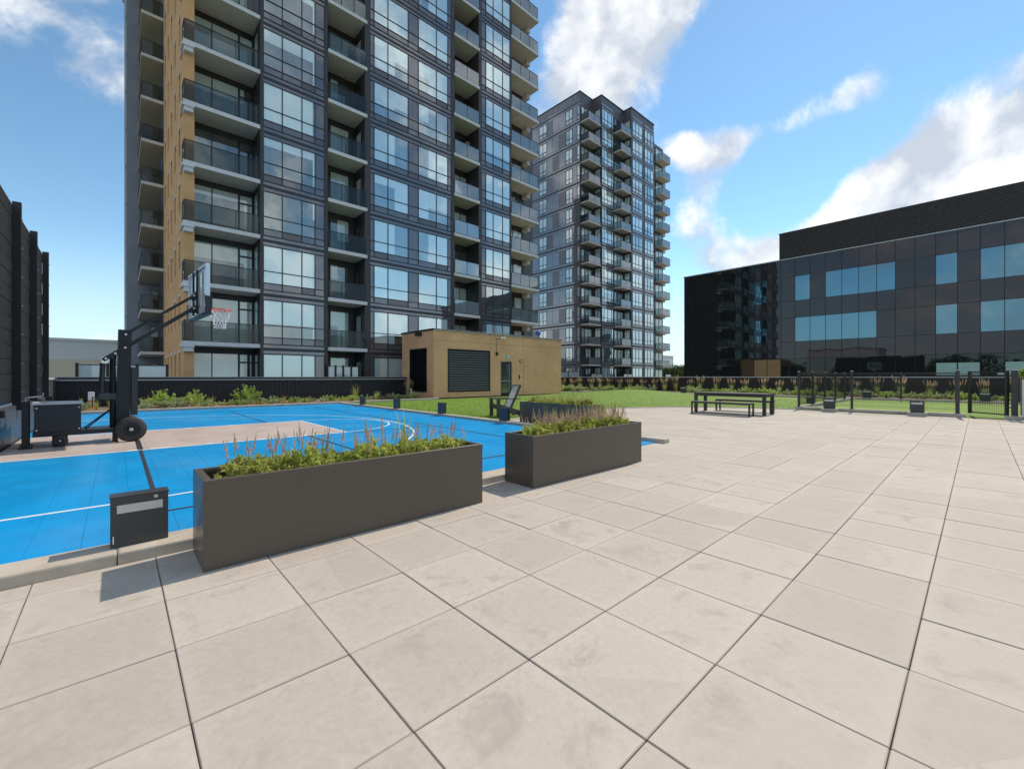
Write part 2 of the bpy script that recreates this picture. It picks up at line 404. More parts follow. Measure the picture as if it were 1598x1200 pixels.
def mat_brick(name, a, b, mortar, w=.26, h=.0755, bumpst=.5):
    t = NT(name); P = t.pos(); s = t.n('ShaderNodeSeparateXYZ'); t.L.new(P, s.inputs[0])
    cb = t.n('ShaderNodeCombineXYZ', {0: t.math('ADD', s.outputs[0], s.outputs[1]), 1: s.outputs[2], 2: 0.})
    br = t.n('ShaderNodeTexBrick', {'Scale': 1., 'Mortar Size': .006, 'Mortar Smooth': .2, 'Bias': -.1, 'Brick Width': w, 'Row Height': h})
    br.inputs['Color1'].default_value = (*a, 1); br.inputs['Color2'].default_value = (*b, 1); br.inputs['Mortar'].default_value = (*mortar, 1)
    t.L.new(cb.outputs[0], br.inputs['Vector'])
    n = t.noise(.7, 5, .6, P); f = t.noise(40, 3, .6, P)
    v = t.math('MULTIPLY', t.mr(n, .3, .7, .88, 1.1), t.mr(f, .3, .7, .9, 1.1))
    c = t.mix(1, br.outputs['Color'], t.n('ShaderNodeCombineColor', {0: v, 1: v, 2: v}).outputs[0], 'MULTIPLY')
    hgt = t.math('SUBTRACT', t.math('MULTIPLY', f, .25), br.outputs['Fac'])
    return t.done(t.pbsdf(c, .85, 0, t.bump(hgt, bumpst, .008), .25))
mat_brick('shed_brick', (.80, .455, .25), (.72, .395, .21), (.56, .37, .25))
mat_brick('tower_brick', (.74, .41, .18), (.68, .37, .16), (.58, .37, .20), .26, .0755, .3)
def glazing(name, refl, tint, dark, blind, prob, fs=1., wob=.02):
    """coated window glass over a room or a lowered blind"""
    t = NT(name); r = t.rand(); g = t.n('ShaderNodeTexCoord').outputs['Generated']
    s = t.n('ShaderNodeSeparateXYZ'); t.L.new(g, s.inputs[0]); P = t.pos()
    sp = t.n('ShaderNodeSeparateXYZ'); t.L.new(P, sp.inputs[0])
    st = t.math('DIVIDE', t.math('SUBTRACT', sp.outputs[2], .12), 3.0); fl = t.math('FLOOR', st); hz = t.math('FRACT', st)
    un = t.math('FLOOR', t.math('DIVIDE', t.math('ADD', sp.outputs[0], t.math('MULTIPLY', sp.outputs[1], .37)), 2.63))
    cb = t.n('ShaderNodeCombineXYZ', {0: un, 1: fl, 2: prob * 10})
    wn = t.n('ShaderNodeTexWhiteNoise', noise_dimensions='3D'); t.L.new(cb.outputs[0], wn.inputs['Vector'])
    q = wn.outputs['Value']; r2 = t.math('FRACT', t.math('MULTIPLY', q, 17.3)); r3 = t.math('FRACT', t.math('ADD', t.math('MULTIPLY', q, 91.7), t.math('MULTIPLY', r, .35)))
    has = t.math('LESS_THAN', t.math('ADD', q, t.mr(r, 0, 1, -.06, .06)), prob)
    drop = t.math('MULTIPLY', t.math('GREATER_THAN', r2, .68), t.mr(r2, .68, 1, .35, .72))
    low = t.math('GREATER_THAN', hz, drop)
    fold = t.n('ShaderNodeTexWave', {'Scale': 2.4, 'Distortion': 1.5, 'Detail': 1.}, bands_direction='X'); t.L.new(P, fold.inputs['Vector'])
    lv = t.math('MULTIPLY', t.mr(fold.outputs['Fac'], 0, 1, .96, 1.02), t.mr(r3, 0, 1, .82, 1.1))
    bl = t.mix(1, blind, t.n('ShaderNodeCombineColor', {0: lv, 1: lv, 2: lv}).outputs[0], 'MULTIPLY')
    dk = t.mix(t.mr(t.noise(1.3, 3, .6, P), .4, .7), dark, tuple(min(1, x * (2.2 if prob else 1.12)) for x in dark))
    c = t.mix(t.math('MULTIPLY', has, low), dk, bl)
    nm = t.bump(t.noise(.9, 1, .4, P), wob, .3)
    dif = t.n('ShaderNodeBsdfDiffuse', {'Color': c}); gl = t.n('ShaderNodeBsdfGlossy', {'Color': (*tint, 1), 'Roughness': .015})
    t.L.new(nm, gl.inputs['Normal'])
    fz = t.n('ShaderNodeFresnel', {'IOR': 1.5}); t.L.new(nm, fz.inputs['Normal'])
    fac = t.math('ADD', t.math('MULTIPLY', fz.outputs[0], (1 - refl) * fs), refl, clamp=True)
    mx = t.n('ShaderNodeMixShader', {0: fac}); t.L.new(dif.outputs[0], mx.inputs[1]); t.L.new(gl.outputs[0], mx.inputs[2])
    return t.done(mx.outputs[0])
glazing('spandrel_glass', .10, (.88, .91, .98), (.105, .098, .103), (.1, .1, .1), .0, .9)
glazing('spandrel_glass_pale', .15, (.90, .93, .98), (.20, .19, .195), (.2, .2, .2), .0, .9)
glazing('glass_front', .26, (.84, .97, .98), (.045, .045, .042), (.66, .78, .76), .78)
glazing('glass_bay', .40, (.84, .98, 1.0), (.05, .058, .06), (.62, .74, .74), .80)
glazing('glass_recess', .18, (.8, .92, .92), (.04, .042, .042), (.58, .66, .62), .66)
glazing('glass_side', .36, (.88, .97, .96), (.14, .15, .15), (.72, .82, .78), .90)
glazing('glass_office', .23, (.42, .76, .95), (.012, .02, .026), (.02, .03, .035), .0, .7, wob=.008)
glazing('glass_office_dark', .035, (.78, .74, .78), (.035, .032, .033), (.03, .03, .034), .0, .45, wob=.006)
glazing('glass_office_black', .035, (.6, .72, .70), (.018, .019, .019), (.02, .05, .045), .0, .6, wob=.012)
glazing('glass_door', .18, (.85, .9, .9), (.05, .052, .052), (.1, .1, .1), .2)
def mat_railglass(name, tint, refl, haze, hazecol, fs=1.):
    t = NT(name)
    tr = t.n('ShaderNodeBsdfTransparent', {'Color': (*tint, 1)}); gl = t.n('ShaderNodeBsdfGlossy', {'Color': (.95, .98, 1, 1), 'Roughness': .03})
    df = t.n('ShaderNodeBsdfDiffuse', {'Color': (*hazecol, 1)})
    fz = t.n('ShaderNodeFresnel', {'IOR': 1.5}); fac = t.math('ADD', t.math('MULTIPLY', fz.outputs[0], fs), refl, clamp=True)
    m1 = t.n('ShaderNodeMixShader', {0: haze}); t.L.new(tr.outputs[0], m1.inputs[1]); t.L.new(df.outputs[0], m1.inputs[2])
    m2 = t.n('ShaderNodeMixShader', {0: fac}); t.L.new(m1.outputs[0], m2.inputs[1]); t.L.new(gl.outputs[0], m2.inputs[2])
    return t.done(m2.outputs[0])
mat_railglass('rail_glass', (.70, .76, .76), .02, .05, (.4, .45, .45))
mat_railglass('rail_glass_smoke', (.60, .64, .64), .0, .03, (.3, .32, .32), .45)
mat_railglass('rail_glass_skylit', (.66, .78, .82), .12, .24, (.62, .70, .74))  # pale diffuse haze puts the reflected bright sky into the glass colour
mat_railglass('frosted_glass', (.70, .78, .78), .06, .80, (.62, .72, .72))
mat_railglass('clear_board', (.90, .94, .96), .08, .65, (.85, .93, .98))
for n_ in [n for n in MATS['clear_board'].node_tree.nodes if n.type == 'BSDF_DIFFUSE']:
    nt_ = MATS['clear_board'].node_tree; tl_ = nt_.nodes.new('ShaderNodeBsdfTranslucent'); tl_.inputs[0].default_value = n_.inputs[0].default_value
    dst_ = n_.outputs[0].links[0].to_socket; nt_.links.new(tl_.outputs[0], dst_)
def mat_leaf(name, a, b, trans=.35, rough=.5):
    t = NT(name); P = t.pos(); r = t.rand()
    n = t.noise(7, 3, .6, P); n2 = t.noise(60, 2, .5, P)
    f = t.math('ADD', t.math('MULTIPLY', t.mr(n, .3, .7), .6), t.math('MULTIPLY', t.mr(n2, .3, .7), .4))
    c = t.mix(f, a, b)
    rv = t.mr(r, 0, 1, .8, 1.2); c = t.mix(1, c, t.n('ShaderNodeCombineColor', {0: rv, 1: rv, 2: rv}).outputs[0], 'MULTIPLY')
    p = t.n('ShaderNodeBsdfPrincipled', {'Roughness': rough, 'Specular IOR Level': .3}); t.L.new(c, p.inputs['Base Color'])
    tl = t.n('ShaderNodeBsdfTranslucent'); t.L.new(c, tl.inputs['Color'])
    m = t.n('ShaderNodeMixShader', {0: trans}); t.L.new(p.outputs[0], m.inputs[1]); t.L.new(tl.outputs[0], m.inputs[2])
    return t.done(m.outputs[0])
mat_leaf('sling_grey', (.62, .61, .63), (.70, .69, .71), .5, .8)
mat_leaf('leaf_lime', (.42, .48, .09), (.68, .70, .22), .5)
mat_leaf('leaf_green', (.32, .38, .07), (.54, .58, .14), .48)
mat_leaf('leaf_shrub', (.28, .40, .07), (.52, .64, .16), .48)
mat_leaf('leaf_grey', (.30, .38, .15), (.50, .56, .30), .45)
mat_leaf('leaf_tree', (.025, .055, .012), (.075, .12, .025))
mat_leaf('leaf_brown', (.28, .17, .07), (.40, .26, .10))
mat_leaf('blade_green', (.36, .44, .06), (.60, .64, .14), .5)
mat_leaf('blade_tan', (.36, .30, .12), (.50, .40, .18))
mat_leaf('flower_pink', (.62, .30, .33), (.82, .52, .52), .3)
mat_leaf('flower_mauve', (.52, .30, .32), (.70, .48, .48), .3)
mat_leaf('flower_white', (.6, .58, .55), (.75, .72, .68), .3)
mat_leaf('flower_yellow', (.55, .42, .04), (.70, .55, .08), .3)
mat_leaf('plume_tan', (.58, .42, .26), (.80, .64, .44), .4)
simple('mint_panel', (.42, .58, .48), .4, 0, .06, 2)
simple('wood_panel', (.36, .21, .08), .5, 0, .12, 3)
simple('louvre_black', (.036, .027, .022), .5, 0, .15, 2)
# ================================================================ setting: ground
city = box('ground', -1500, 1500, -1500, 1500, -12.6, -12.0, 'city_ground'); tag(city, kind='structure')
pod = box('terrace', -9, 36.3, -12, 25.3, -12, -.05, 'joint_sand'); tag(pod, kind='structure')
CK0, CK1 = 4.13, 4.42            # near kerb of the court (Y)
CR0, CR1 = 8.02, 8.22            # right kerb of the court (X)
CF0, CF1 = 21.2, 21.42           # far kerb of the court (Y)
NKX = 6.0                        # near kerb ends here, paving meets the court beyond
edge_pts = [(8.22, 9.72), (9.5, 9.86), (11, 10.02), (12.6, 10.16), (14.0, 10.24), (15.0, 10.22), (15.8, 10.06), (16.6, 9.78), (17.4, 9.38), (18.0, 8.95), (18.6, 8.32), (19.2, 7.5), (19.7, 6.6), (20.05, 5.7), (20.28, 4.9)]
def interp(pts, x):
    if x <= pts[0][0]: return pts[0][1]
    for (a, b), (c, d) in zip(pts, pts[1:]):
        if x <= c: return b + (d - b) * (x - a) / (c - a)
    return pts[-1][1]
def ymin(x): return interp(edge_pts, x) if x <= 20.28 else -6.0
ytop = [(8.22, 21.3), (13.75, 21.3), (13.751, 21.79), (25.2, 21.79), (25.21, 22.8), (27.6, 22.7), (29, 22.0), (30.2, 20.6), (31, 18.8), (31.5, 16.5)]
def mound(x, y):
    return .40 * math.exp(-(((x - 27.2) / 3.6) ** 2 + ((y - 16.8) / 3.6) ** 2)) + .05 * math.exp(-(((x - 18) / 5) ** 2 + ((y - 15.5) / 3) ** 2))
def build_paving():
    r = random.Random(3); g = .0017
    cells = []
    i0, i1 = int((-7 - PX0) / PITCH), int((20.3 - PX0) / PITCH) + 1
    for i in range(i0, i1):
        x0, x1 = PX0 + i * PITCH + g, PX0 + (i + 1) * PITCH - g
        for j in range(-13, 20):
            y0, y1 = PY0 + j * PITCH + g, PY0 + (j + 1) * PITCH - g
            xm = (x0 + x1) / 2
            lim = CK0 - .004 if xm < NKX else (4.415 if xm < 8.22 else None)
            if lim is None:
                if y0 > ymin(x0) and y0 > ymin(x1): continue
                if x0 < 8.23 and y1 > 4.5: 
                    a0 = max(x0, 8.23)
                    if a0 > x1 - .05: continue
                    cells.append((a0, x1, y0, y1)); continue
                if x1 > 20.28: x1 = 20.28
            else:
                if y0 > lim - .03: continue
                y1 = min(y1, lim)
            if x0 > 20.2: continue
            cells.append((x0, x1, y0, y1))
    scored = []
    for c in cells:
        ps = [proj((x, y, 0)) for x in c[:2] for y in c[2:]]
        a = 0
        if all(ps):
            xs = [min(1598, max(0, p[0])) for p in ps]; ys = [min(1200, max(0, p[1])) for p in ps]
            a = (max(xs) - min(xs)) * (max(ys) - min(ys))
        scored.append((a, c))
    scored.sort(key=lambda s: -s[0])
    far = MB(); n = 0
    for a, (x0, x1, y0, y1) in scored:
        dz = r.uniform(-.002, .0015); tx, ty = r.gauss(0, .0016), r.gauss(0, .0016)
        if n < 290 and a > 60:
            o = box('paver', x0, x1, y0, y1, -.045, 0, 'paver', pod, .0035); o.location.z += dz; o.rotation_euler = (tx, ty, r.gauss(0, .0015)); n += 1
        else: far.box(x0, x1, y0, y1, -.045, dz)
    tag(far.build('paver_field', 'paver', pod), kind='stuff')
build_paving()
# ---------------------------------------------------------------- sport court
court = box('sport_court', -1.5, CR0, CK1, CF0, -.045, -.012, 'joint_sand'); tag(court, kind='structure')
ZT = .012
def build_court():
    TP = .3048; g = .0006; tiles = []
    i = 0; x = -1.5
    xs = []; v = CR0
    while v > -1.5: xs.append((max(-1.5, v - TP), v)); v -= TP
    ys = []; v = CK1
    while v < CF0: ys.append((v, min(CF0, v + TP))); v += TP
    for (x0, x1) in xs:
        for (y0, y1) in ys:
            xm, ym = (x0 + x1) / 2, (y0 + y1) / 2
            key = xm < 4.04 and 10.27 < ym < 13.78
            ps = [proj((a, b, 0)) for a in (x0, x1) for b in (y0, y1)]; ar = 0
            if all(ps):
                px = [min(1598, max(0, p[0])) for p in ps]; py = [min(1200, max(0, p[1])) for p in ps]; ar = (max(px) - min(px)) * (max(py) - min(py))
            tiles.append((ar, x0, x1, y0, y1, key))
    # the wedge of court that meets the paving beyond the kerb's end
    tiles.sort(key=lambda t: -t[0])
    far = MB(); n = 0
    for ar, x0, x1, y0, y1, key in tiles:
        if n < 300 and ar > 40:
            box('court_tile', x0 + g, x1 - g, y0 + g, y1 - g, -.01, ZT, 'court_taupe' if key else 'court_blue', court, .0015); n += 1
        else:
            far.cur = 1 if key else 0; far.box(x0 + g, x1 - g, y0 + g, y1 - g, -.01, ZT)
    tag(far.build('court_tile_field', ['court_blue', 'court_taupe'], court), kind='stuff')
    z0, z1 = ZT + .0005, ZT + .003
    def ln(x0, x1, y0, y1, m='line_white', dz=0.): box('court_line', x0, x1, y0, y1, z0, z1 + dz, m, court)
    def arc(cx, cy, r, a0, a1, w, m, n=40):
        mb = MB()
        for k in range(n):
            A, B = a0 + (a1 - a0) * k / n, a0 + (a1 - a0) * (k + 1) / n
            p = [(cx + q * math.cos(t), cy + q * math.sin(t), z1) for q, t in ((r - w / 2, A), (r + w / 2, A), (r + w / 2, B), (r - w / 2, B))]
            mb.quad(*p)
        return mb.build('court_line', m, court)
    W = .05
    ln(-1.5, 4.04, 10.25 - W / 2, 10.25 + W / 2); ln(-1.5, 4.04, 13.8 - W / 2, 13.8 + W / 2); ln(4.02, 4.07, 10.276, 13.774)
    for q in (.15, .45, 1.3, 2.2, 3.1):
        wd = .30 if q == .45 else .12
        ln(q, q + wd, 10.276, 10.345, 'line_white', .0008); ln(q, q + wd, 13.705, 13.774, 'line_white', .0008)
    arc(4.04, 12.03, 1.78, -math.pi / 2, math.pi / 2, W, 'line_white')
    arc(0.0, 12.05, 5.97, -math.pi / 2, math.pi / 2, W, 'line_white', 70)
    ln(-1.5, 0, 6.08 - W / 2, 6.08 + W / 2); ln(-1.5, 0, 18.02 - W / 2, 18.02 + W / 2)
    B = .045
    for x in (.31, 6.26): ln(x - B / 2, x + B / 2, 5.42, 10.22 if x < 1 else 19.4, 'line_black', .001)
    ln(.31 - .04, .31 + .04, 10.276, 11.9, 'line_black', .001); ln(.31 - B / 2, .31 + B / 2, 13.83, 19.4, 'line_black', .001)
    ln(3.16 - B / 2, 3.16 + B / 2, 13.83, 19.4, 'line_black', .001); ln(3.16 - B / 2, 3.16 + B / 2, 5.42, 10.22, 'line_black', .001)
    ln(.34, 6.23, 5.42 - B / 2, 5.42 + B / 2, 'line_black', .001); ln(.34, 6.23, 19.4 - B / 2, 19.4 + B / 2, 'line_black', .001)
    ln(4.1, 6.23, 9.98 - B / 2, 9.98 + B / 2, 'line_black', .001)
build_court()
def kerb_run(name, label, segs, z1=.085):
    """kerb cast in separate lengths with open joints"""
    t = thing(name, label, 'kerb', (segs[0][0], segs[0][2], 0))
    for (x0, x1, y0, y1) in segs: box('kerb_block', x0, x1, y0, y1, -.04, z1, 'kerb_concrete', t, .014)
    return t
def split(a, b, n):
    return [(a + (b - a) * k / n + .0015, a + (b - a) * (k + 1) / n - .0015) for k in range(n)]
kerb_run('court_kerb', 'pale concrete kerb between the blue court and the stone paving, behind the front planters', [(a, b, CK0, CK1) for a, b in split(-1.5, NKX, 5)])
kerb_run('court_kerb', 'pale concrete kerb between the blue court and the green lawn', [(CR0, CR1, a, b) for a, b in split(4.23, CF0 - .005, 11)])
kerb_run('court_kerb', 'pale concrete kerb along the far side of the blue court', [(a, b, CF0, CF1) for a, b in split(-1.78, 13.74, 9)], .11)
# ---------------------------------------------------------------- lawn
def build_turf():
    mb = MB(); xs = []; x = 8.22
    while x < 31.5: xs.append(x); x += .3
    xs.append(31.5); NY = 64; rows = []
    for x in xs:
        a, b = ymin(x), interp(ytop, x)
        if x > 31.3: b = 16.5
        rows.append([(x, a + (b - a) * j / NY, .016 + mound(x, a + (b - a) * j / NY)) for j in range(NY + 1)])
    base = 0
    for r in rows: mb.v += r
    for i in range(len(rows) - 1):
        for j in range(NY):
            p = i * (NY + 1) + j; mb.f.append((p, p + NY + 1, p + NY + 2, p + 1)); mb.mi.append(0)
    o = mb.build('lawn', 'turf', None, smooth=True); tag(o, kind='structure')
    # short upright blades that catch the light
    r = random.Random(11); bl = MB()
    for _ in range(42000):
        u = r.random() ** 1.6
        x = 8.3 + 20 * u; a, b = ymin(x) + .03, min(interp(ytop, x) - .05, 23)
        if x > 20.2: a = 5.2
        y = a + (b - a) * r.random() ** 1.3; z = .014 + mound(x, y)
        h = r.uniform(.018, .036); w = r.uniform(.004, .008); an = r.uniform(0, 6.28); dx, dy = math.cos(an) * w, math.sin(an) * w
        lx, ly = r.gauss(0, .014), r.gauss(0, .014)
        bl.quad((x - dx, y - dy, z), (x + dx, y + dy, z), (x + lx, y + ly, z + h))
    tag(put('lawn_blades', bl.mesh('turf')), 'short green blades of the artificial lawn', 'grass', kind='stuff')
build_turf()
strip('lawn_edging', edge_pts, -.05, .06, -.03, .035, 'kerb_concrete')
tag(bpy.data.objects['lawn_edging'], 'thin curved concrete edging between the paving and the lawn', 'kerb')
strip('lawn_kerb', [(25.21, 22.8), (27.6, 22.7), (29, 22.0), (30.2, 20.6), (31, 18.8), (31.5, 16.5), (31.55, 12), (31.55, 6), (31.55, 0), (31.55, -8)], 0, .25, -.03, .12, 'kerb_concrete')
tag(bpy.data.objects['lawn_kerb'], 'long pale kerb between the lawn and the far bed of plumed grasses', 'kerb')
# planting beds
b1 = box('planting_bed', -1.78, 13.74, CF1 + .004, 25.0, -.04, .10, 'mulch'); tag(b1, kind='structure')
b2 = box('planting_bed', 31.81, 36.0, -12, 25.0, -.04, .10, 'soil'); tag(b2, kind='structure')
mb = MB(); mb.prism([(25.25, 23.06), (27.7, 22.96), (29.2, 22.2), (30.45, 20.75), (31.25, 18.9), (31.80, 16.5), (31.805, 24.9), (25.25, 24.9)], -.04, .10)
tag(mb.build('planting_bed', 'soil'), kind='structure')
# ================================================================ parapets
def parapet_back():
    t = thing('parapet_wall', 'black ribbed metal parapet wall behind the far end of the court', 'wall', (0, 25, 0))
    mb = MB(); x = -1.8
    pts = []
    while x < 13.72:
        pts += [(x, 0), (x + .05, 0), (x + .065, -.028), (x + .115, -.028), (x + .13, 0)]; x += .13
    pts = [p for p in pts if p[0] <= 13.73]
    for (a, b), (c, d) in zip(pts, pts[1:]): mb.quad((a, 25.03 + b - 25, .06), (c, 25.03 + d - 25, .06), (c, 25.03 + d - 25, 1.2), (a, 25.03 + b - 25, 1.2))
    tag(mb.build('ribbed_cladding', 'wall_black', t, (0, 25, 0)), kind='stuff')
    box('core', -2.0, 13.73, 25.06, 25.3, -.04, 1.2, 'wall_black', t)
    box('coping', -2.1, 13.73, 24.93, 25.38, 1.2, 1.315, 'charcoal_metal', t, .004)
    box('drip_edge', -2.1, 13.73, 24.905, 24.929, 1.17, 1.205, 'cap_grey', t)
    box('cap_flashing', -2.1, 13.735, 24.92, 25.39, 1.316, 1.33, 'cap_grey', t)
parapet_back()
def parapet_right():
    t = thing('parapet_wall', 'long dark brown parapet wall with pale metal cap behind the plumed grasses', 'wall', (36, 5, 0))
    for a, b in split(-12, 32, 18): box('wall_panel', 36.0, 36.25, a, b, -.04, 1.27, 'wall_brownblack', t)
    for a, b in split(-12, 32, 9): box('cap_flashing', 35.92, 36.33, a, b, 1.271, 1.335, 'cap_grey', t, .004)
parapet_right()
# ---------------------------------------------------------------- tall screen on the left
def screen():
    low = thing('plinth_wall', 'low grey metal clad wall under the tall black screen', 'wall', (-1.53, 12, 0))
    ys = [6.2 + 2.43 * k for k in range(6)]        # 6.2 .. 18.35
    ys = [18.4 - 2.43 * k for k in range(6)][::-1]
    for a, b in split(ys[0], 18.55, 14): box('cladding_panel', -1.78, -1.535, a, b, -.04, .74, 'plinth_steel', low)
    far = thing('parapet_wall', 'short low grey wall joining the tall screen to the back parapet', 'wall', (-1.8, 21, 0))
    for a, b in split(18.57, 24.9, 6): box('cladding_panel', -2.05, -1.80, a, b, -.04, 1.22, 'plinth_steel', far)
    box('coping', -2.1, -1.76, 18.57, 24.9, 1.222, 1.30, 'cap_grey', far, .004)
    t = thing('privacy_screen', 'tall black board screen on posts at the left of the court', 'screen', (-1.6, 12, .76))
    for k in range(len(ys) - 1):
        a, b = ys[k] + .05, ys[k + 1] - .05; n = 14; h = (4.90 - .80) / n
        for i in range(n):
            box('board', -1.64, -1.60 + (.003 if i % 2 else 0), a, b, .80 + i * h + .004, .80 + (i + 1) * h - .004, 'board_dark', t, .003)
    box('backing', -1.66, -1.645, ys[0], ys[-1], .78, 4.89, 'cladding_black', t)
    for y in ys:
        p = box('post', -1.598, -1.47, y - .045, y + .045, .72, 4.96, 'black_metal', t, .004)
        for q in range(7): box('bolt', -1.469, -1.452, y - .012, y + .012, 1.0 + q * .6, 1.024 + q * .6, 'galvanised', p)
        box('foot_bracket', -1.60, -1.40, y - .06, y + .06, .64, .76, 'black_metal', p)
screen()
# ================================================================ service shed
def shed():
    X0, X1, Y0, Y1, Z1 = 13.75, 25.2, 21.8, 25.6, 4.10
    t = thing('service_shed', 'tan brick service building with black louvres and a glass door on the lawn', 'shed', (X0, Y0, 0))
    mb = MB()
    # front wall with louvre and door openings
    for (a, b, c, d) in ((0, 1.0, 0, 4.10), (1.0, 4.33, 0, .4), (1.0, 4.33, 3.04, 4.10), (4.33, 5.25, 0, 4.10), (5.25, 6.30, 2.39, 4.10), (6.30, 11.45, 0, 4.10)): mb.box(a, b, 0, .25, c, d)
    for (a, b, c, d) in ((.252, .74, 0, 4.10), (.74, 2.77, 0, .4), (.74, 2.77, 3.08, 4.10), (2.77, 3.8, 0, 4.10)): mb.box(0, .25, a, b, c, d)
    mb.box(11.2, 11.45, .252, 3.8, 0, 4.1); mb.box(.252, 11.19, 3.55, 3.8, 0, 4.1)
    mb.build('brick_wall', 'shed_brick', t, (X0, Y0, 0))
    box('roof', X0 + .26, X1 - .26, Y0 + .26, Y1 - .26, 3.8, 4.0, 'roof_grey', t)
    c = box('coping', X0 - .06, X1 + .06, Y0 - .06, Y1 + .06, 4.102, 4.20, 'black_metal', t, .005)
    box('drip_edge', X0 - .02, X1 + .07, Y0 - .075, Y0 - .061, 4.10, 4.135, 'cap_grey', c)
    box('scupper', X0 - .16, X0 - .005, 23.1, 23.7, 3.86, 4.05, 'black_metal', t)
    for x in (18.09, 21.14): box('control_joint', x - .008, x + .008, Y0 - .003, Y0 + .002, .02, 4.09, 'joint_sand', t)
    box('control_joint', X0 + .01, X1 - .01, Y0 - .003, Y0 + .002, 3.50, 3.512, 'joint_sand', t)
    box('base_flashing', X0 + .01, X1 - .01, Y0 - .006, Y0 - .001, 0, .07, 'black_metal', t)
    # louvres
    lv = box('louvre', 14.76, 18.07, Y0 + .20, Y0 + .22, .41, 3.03, 'cladding_black', t)
    mbf = MB(); mbf.box(-1.665, 1.665, -.03, .2, 1.24, 1.32); mbf.box(-1.665, 1.665, -.03, .2, -1.32, -1.24); mbf.box(-1.665, -1.6, -.028, .2, -1.24, 1.24); mbf.box(1.6, 1.665, -.028, .2, -1.24, 1.24)
    mbf.build('louvre_frame', 'black_metal', lv, (16.415, Y0, 1.72))
    sl = MB(); sl.quad((-1.6, -.02, -.045), (1.6, -.02, -.045), (1.6, .12, .055), (-1.6, .12, .055)); sl.quad((-1.6, -.02, -.06), (-1.6, .12, .04), (1.6, .12, .04), (1.6, -.02, -.06))
    sl.box(-1.6, 1.6, -.028, -.021, -.058, -.026); sme = sl.mesh('slat_grey')
    for k in range(17): put('slat', sme, lv, (16.415, Y0, .56 + k * .146))
    lv = box('louvre', X0 + .20, X0 + .22, 22.55, 24.56, .41, 3.07, 'cladding_black', t)
    mbf = MB(); mbf.box(-.03, .2, -1.015, 1.015, 1.25, 1.335); mbf.box(-.03, .2, -1.015, 1.015, -1.335, -1.25); mbf.box(-.028, .2, -1.015, -.96, -1.25, 1.25); mbf.box(-.028, .2, .96, 1.015, -1.25, 1.25)
    mbf.build('louvre_frame', 'black_metal', lv, (X0, 23.555, 1.74))
    sl = MB(); sl.quad((-.02, -.96, -.05), (.12, -.96, .05), (.12, .96, .05), (-.02, .96, -.05)); sl.quad((-.02, -.96, -.065), (-.02, .96, -.065), (.12, .96, .035), (.12, -.96, .035)); sl.quad((-.02, -.96, -.065), (-.02, -.96, -.05), (-.02, .96, -.05), (-.02, .96, -.065)); sme = sl.mesh('black_metal')
    for k in range(17): put('slat', sme, lv, (X0, 23.555, .57 + k * .147))
    # door
    d = box('door', 19.06, 19.99, Y0 + .13, Y0 + .17, .03, 2.33, 'glass_door', t)
    f = MB(); f.box(-.525, -.465, -.17, .06, 0, 2.39); f.box(.465, .525, -.17, .06, 0, 2.39); f.box(-.465, .465, -.168, .06, 2.33, 2.388)
    f.build('door_frame', 'door_grey', d, (19.525, Y0 + .175, 0))
    s = MB(); s.box(-.46, -.38, 0, .03, .03, 2.32); s.box(.36, .46, 0, .03, .03, 2.32); s.box(-.38, .36, 0, .03, 2.22, 2.32); s.box(-.38, .36, 0, .03, .03, .25)
    s.build('door_leaf_frame', 'frame_dark', d, (19.525, Y0 + .097, 0))
    box('push_bar', 19.10, 19.95, Y0 + .05, Y0 + .085, 1.02, 1.07, 'galvanised', d); box('pull_handle', 19.80, 19.84, Y0 + .035, Y0 + .07, .35, 2.25, 'galvanised', d)
    # emergency lights, camera, alarm, intercom, exit sign: fixed to the wall but things of their own
    e = thing('emergency_light', 'white twin-head emergency light high on the brick shed wall', 'lamp', (19.14, Y0, 3.93)); box('housing', 18.98, 19.30, Y0 - .05, Y0 - .002, 3.90, 3.99, 'white_metal', e, .008)
    for x in (19.02, 19.27):
        h = MB(); h.lathe([(0, -.11), (.06, -.11), (.07, -.09), (.05, 0), (0, 0)], 14, 'Y'); h.build('lamp_head', 'white_metal', e, (x, Y0 - .045, 3.94), True)
    w = thing('wall_lantern', 'small black wall lantern with thin conduit on the brick shed', 'lamp', (18.61, Y0, 2.87))
    h = MB(); h.lathe([(0, .10), (.06, .10), (.09, .06), (.085, -.02), (.06, -.12), (0, -.14)], 14); h.build('lantern_body', 'black_metal', w, (18.61, Y0 - .09, 2.87), True)
    box('conduit', 18.60, 18.62, Y0 - .022, Y0 - .002, 2.97, 3.86, 'charcoal_metal', w); box('conduit_arm', 18.62, 18.96, Y0 - .022, Y0 - .002, 3.84, 3.86, 'charcoal_metal', w)
    a = thing('fire_alarm', 'red fire alarm strobe on the brick wall right of the door', 'alarm', (20.85, Y0, 2.43)); box('casing', 20.74, 20.96, Y0 - .06, Y0 - .002, 2.34, 2.53, 'red_alarm', a, .01); box('strobe', 20.81, 20.89, Y0 - .085, Y0 - .061, 2.40, 2.48, 'white_metal', a, .006)
    p = thing('intercom_panel', 'small grey intercom and card reader panel on the brick wall', 'panel', (20.8, Y0, 1.31))
    box('backplate', 20.68, 20.80, Y0 - .03, Y0 - .002, 1.18, 1.45, 'charcoal_metal', p, .005); box('reader', 20.83, 20.93, Y0 - .03, Y0 - .002, 1.36, 1.47, 'white_metal', p, .005); box('reader', 20.83, 20.93, Y0 - .03, Y0 - .002, 1.13, 1.24, 'white_metal', p, .005)
    s = thing('exit_sign', 'green and white running man exit sign above the shed door', 'sign', (19.6, Y0, 2.69)); box('sign_case', 19.40, 19.80, Y0 - .05, Y0 - .002, 2.57, 2.80, 'white_metal', s, .005)
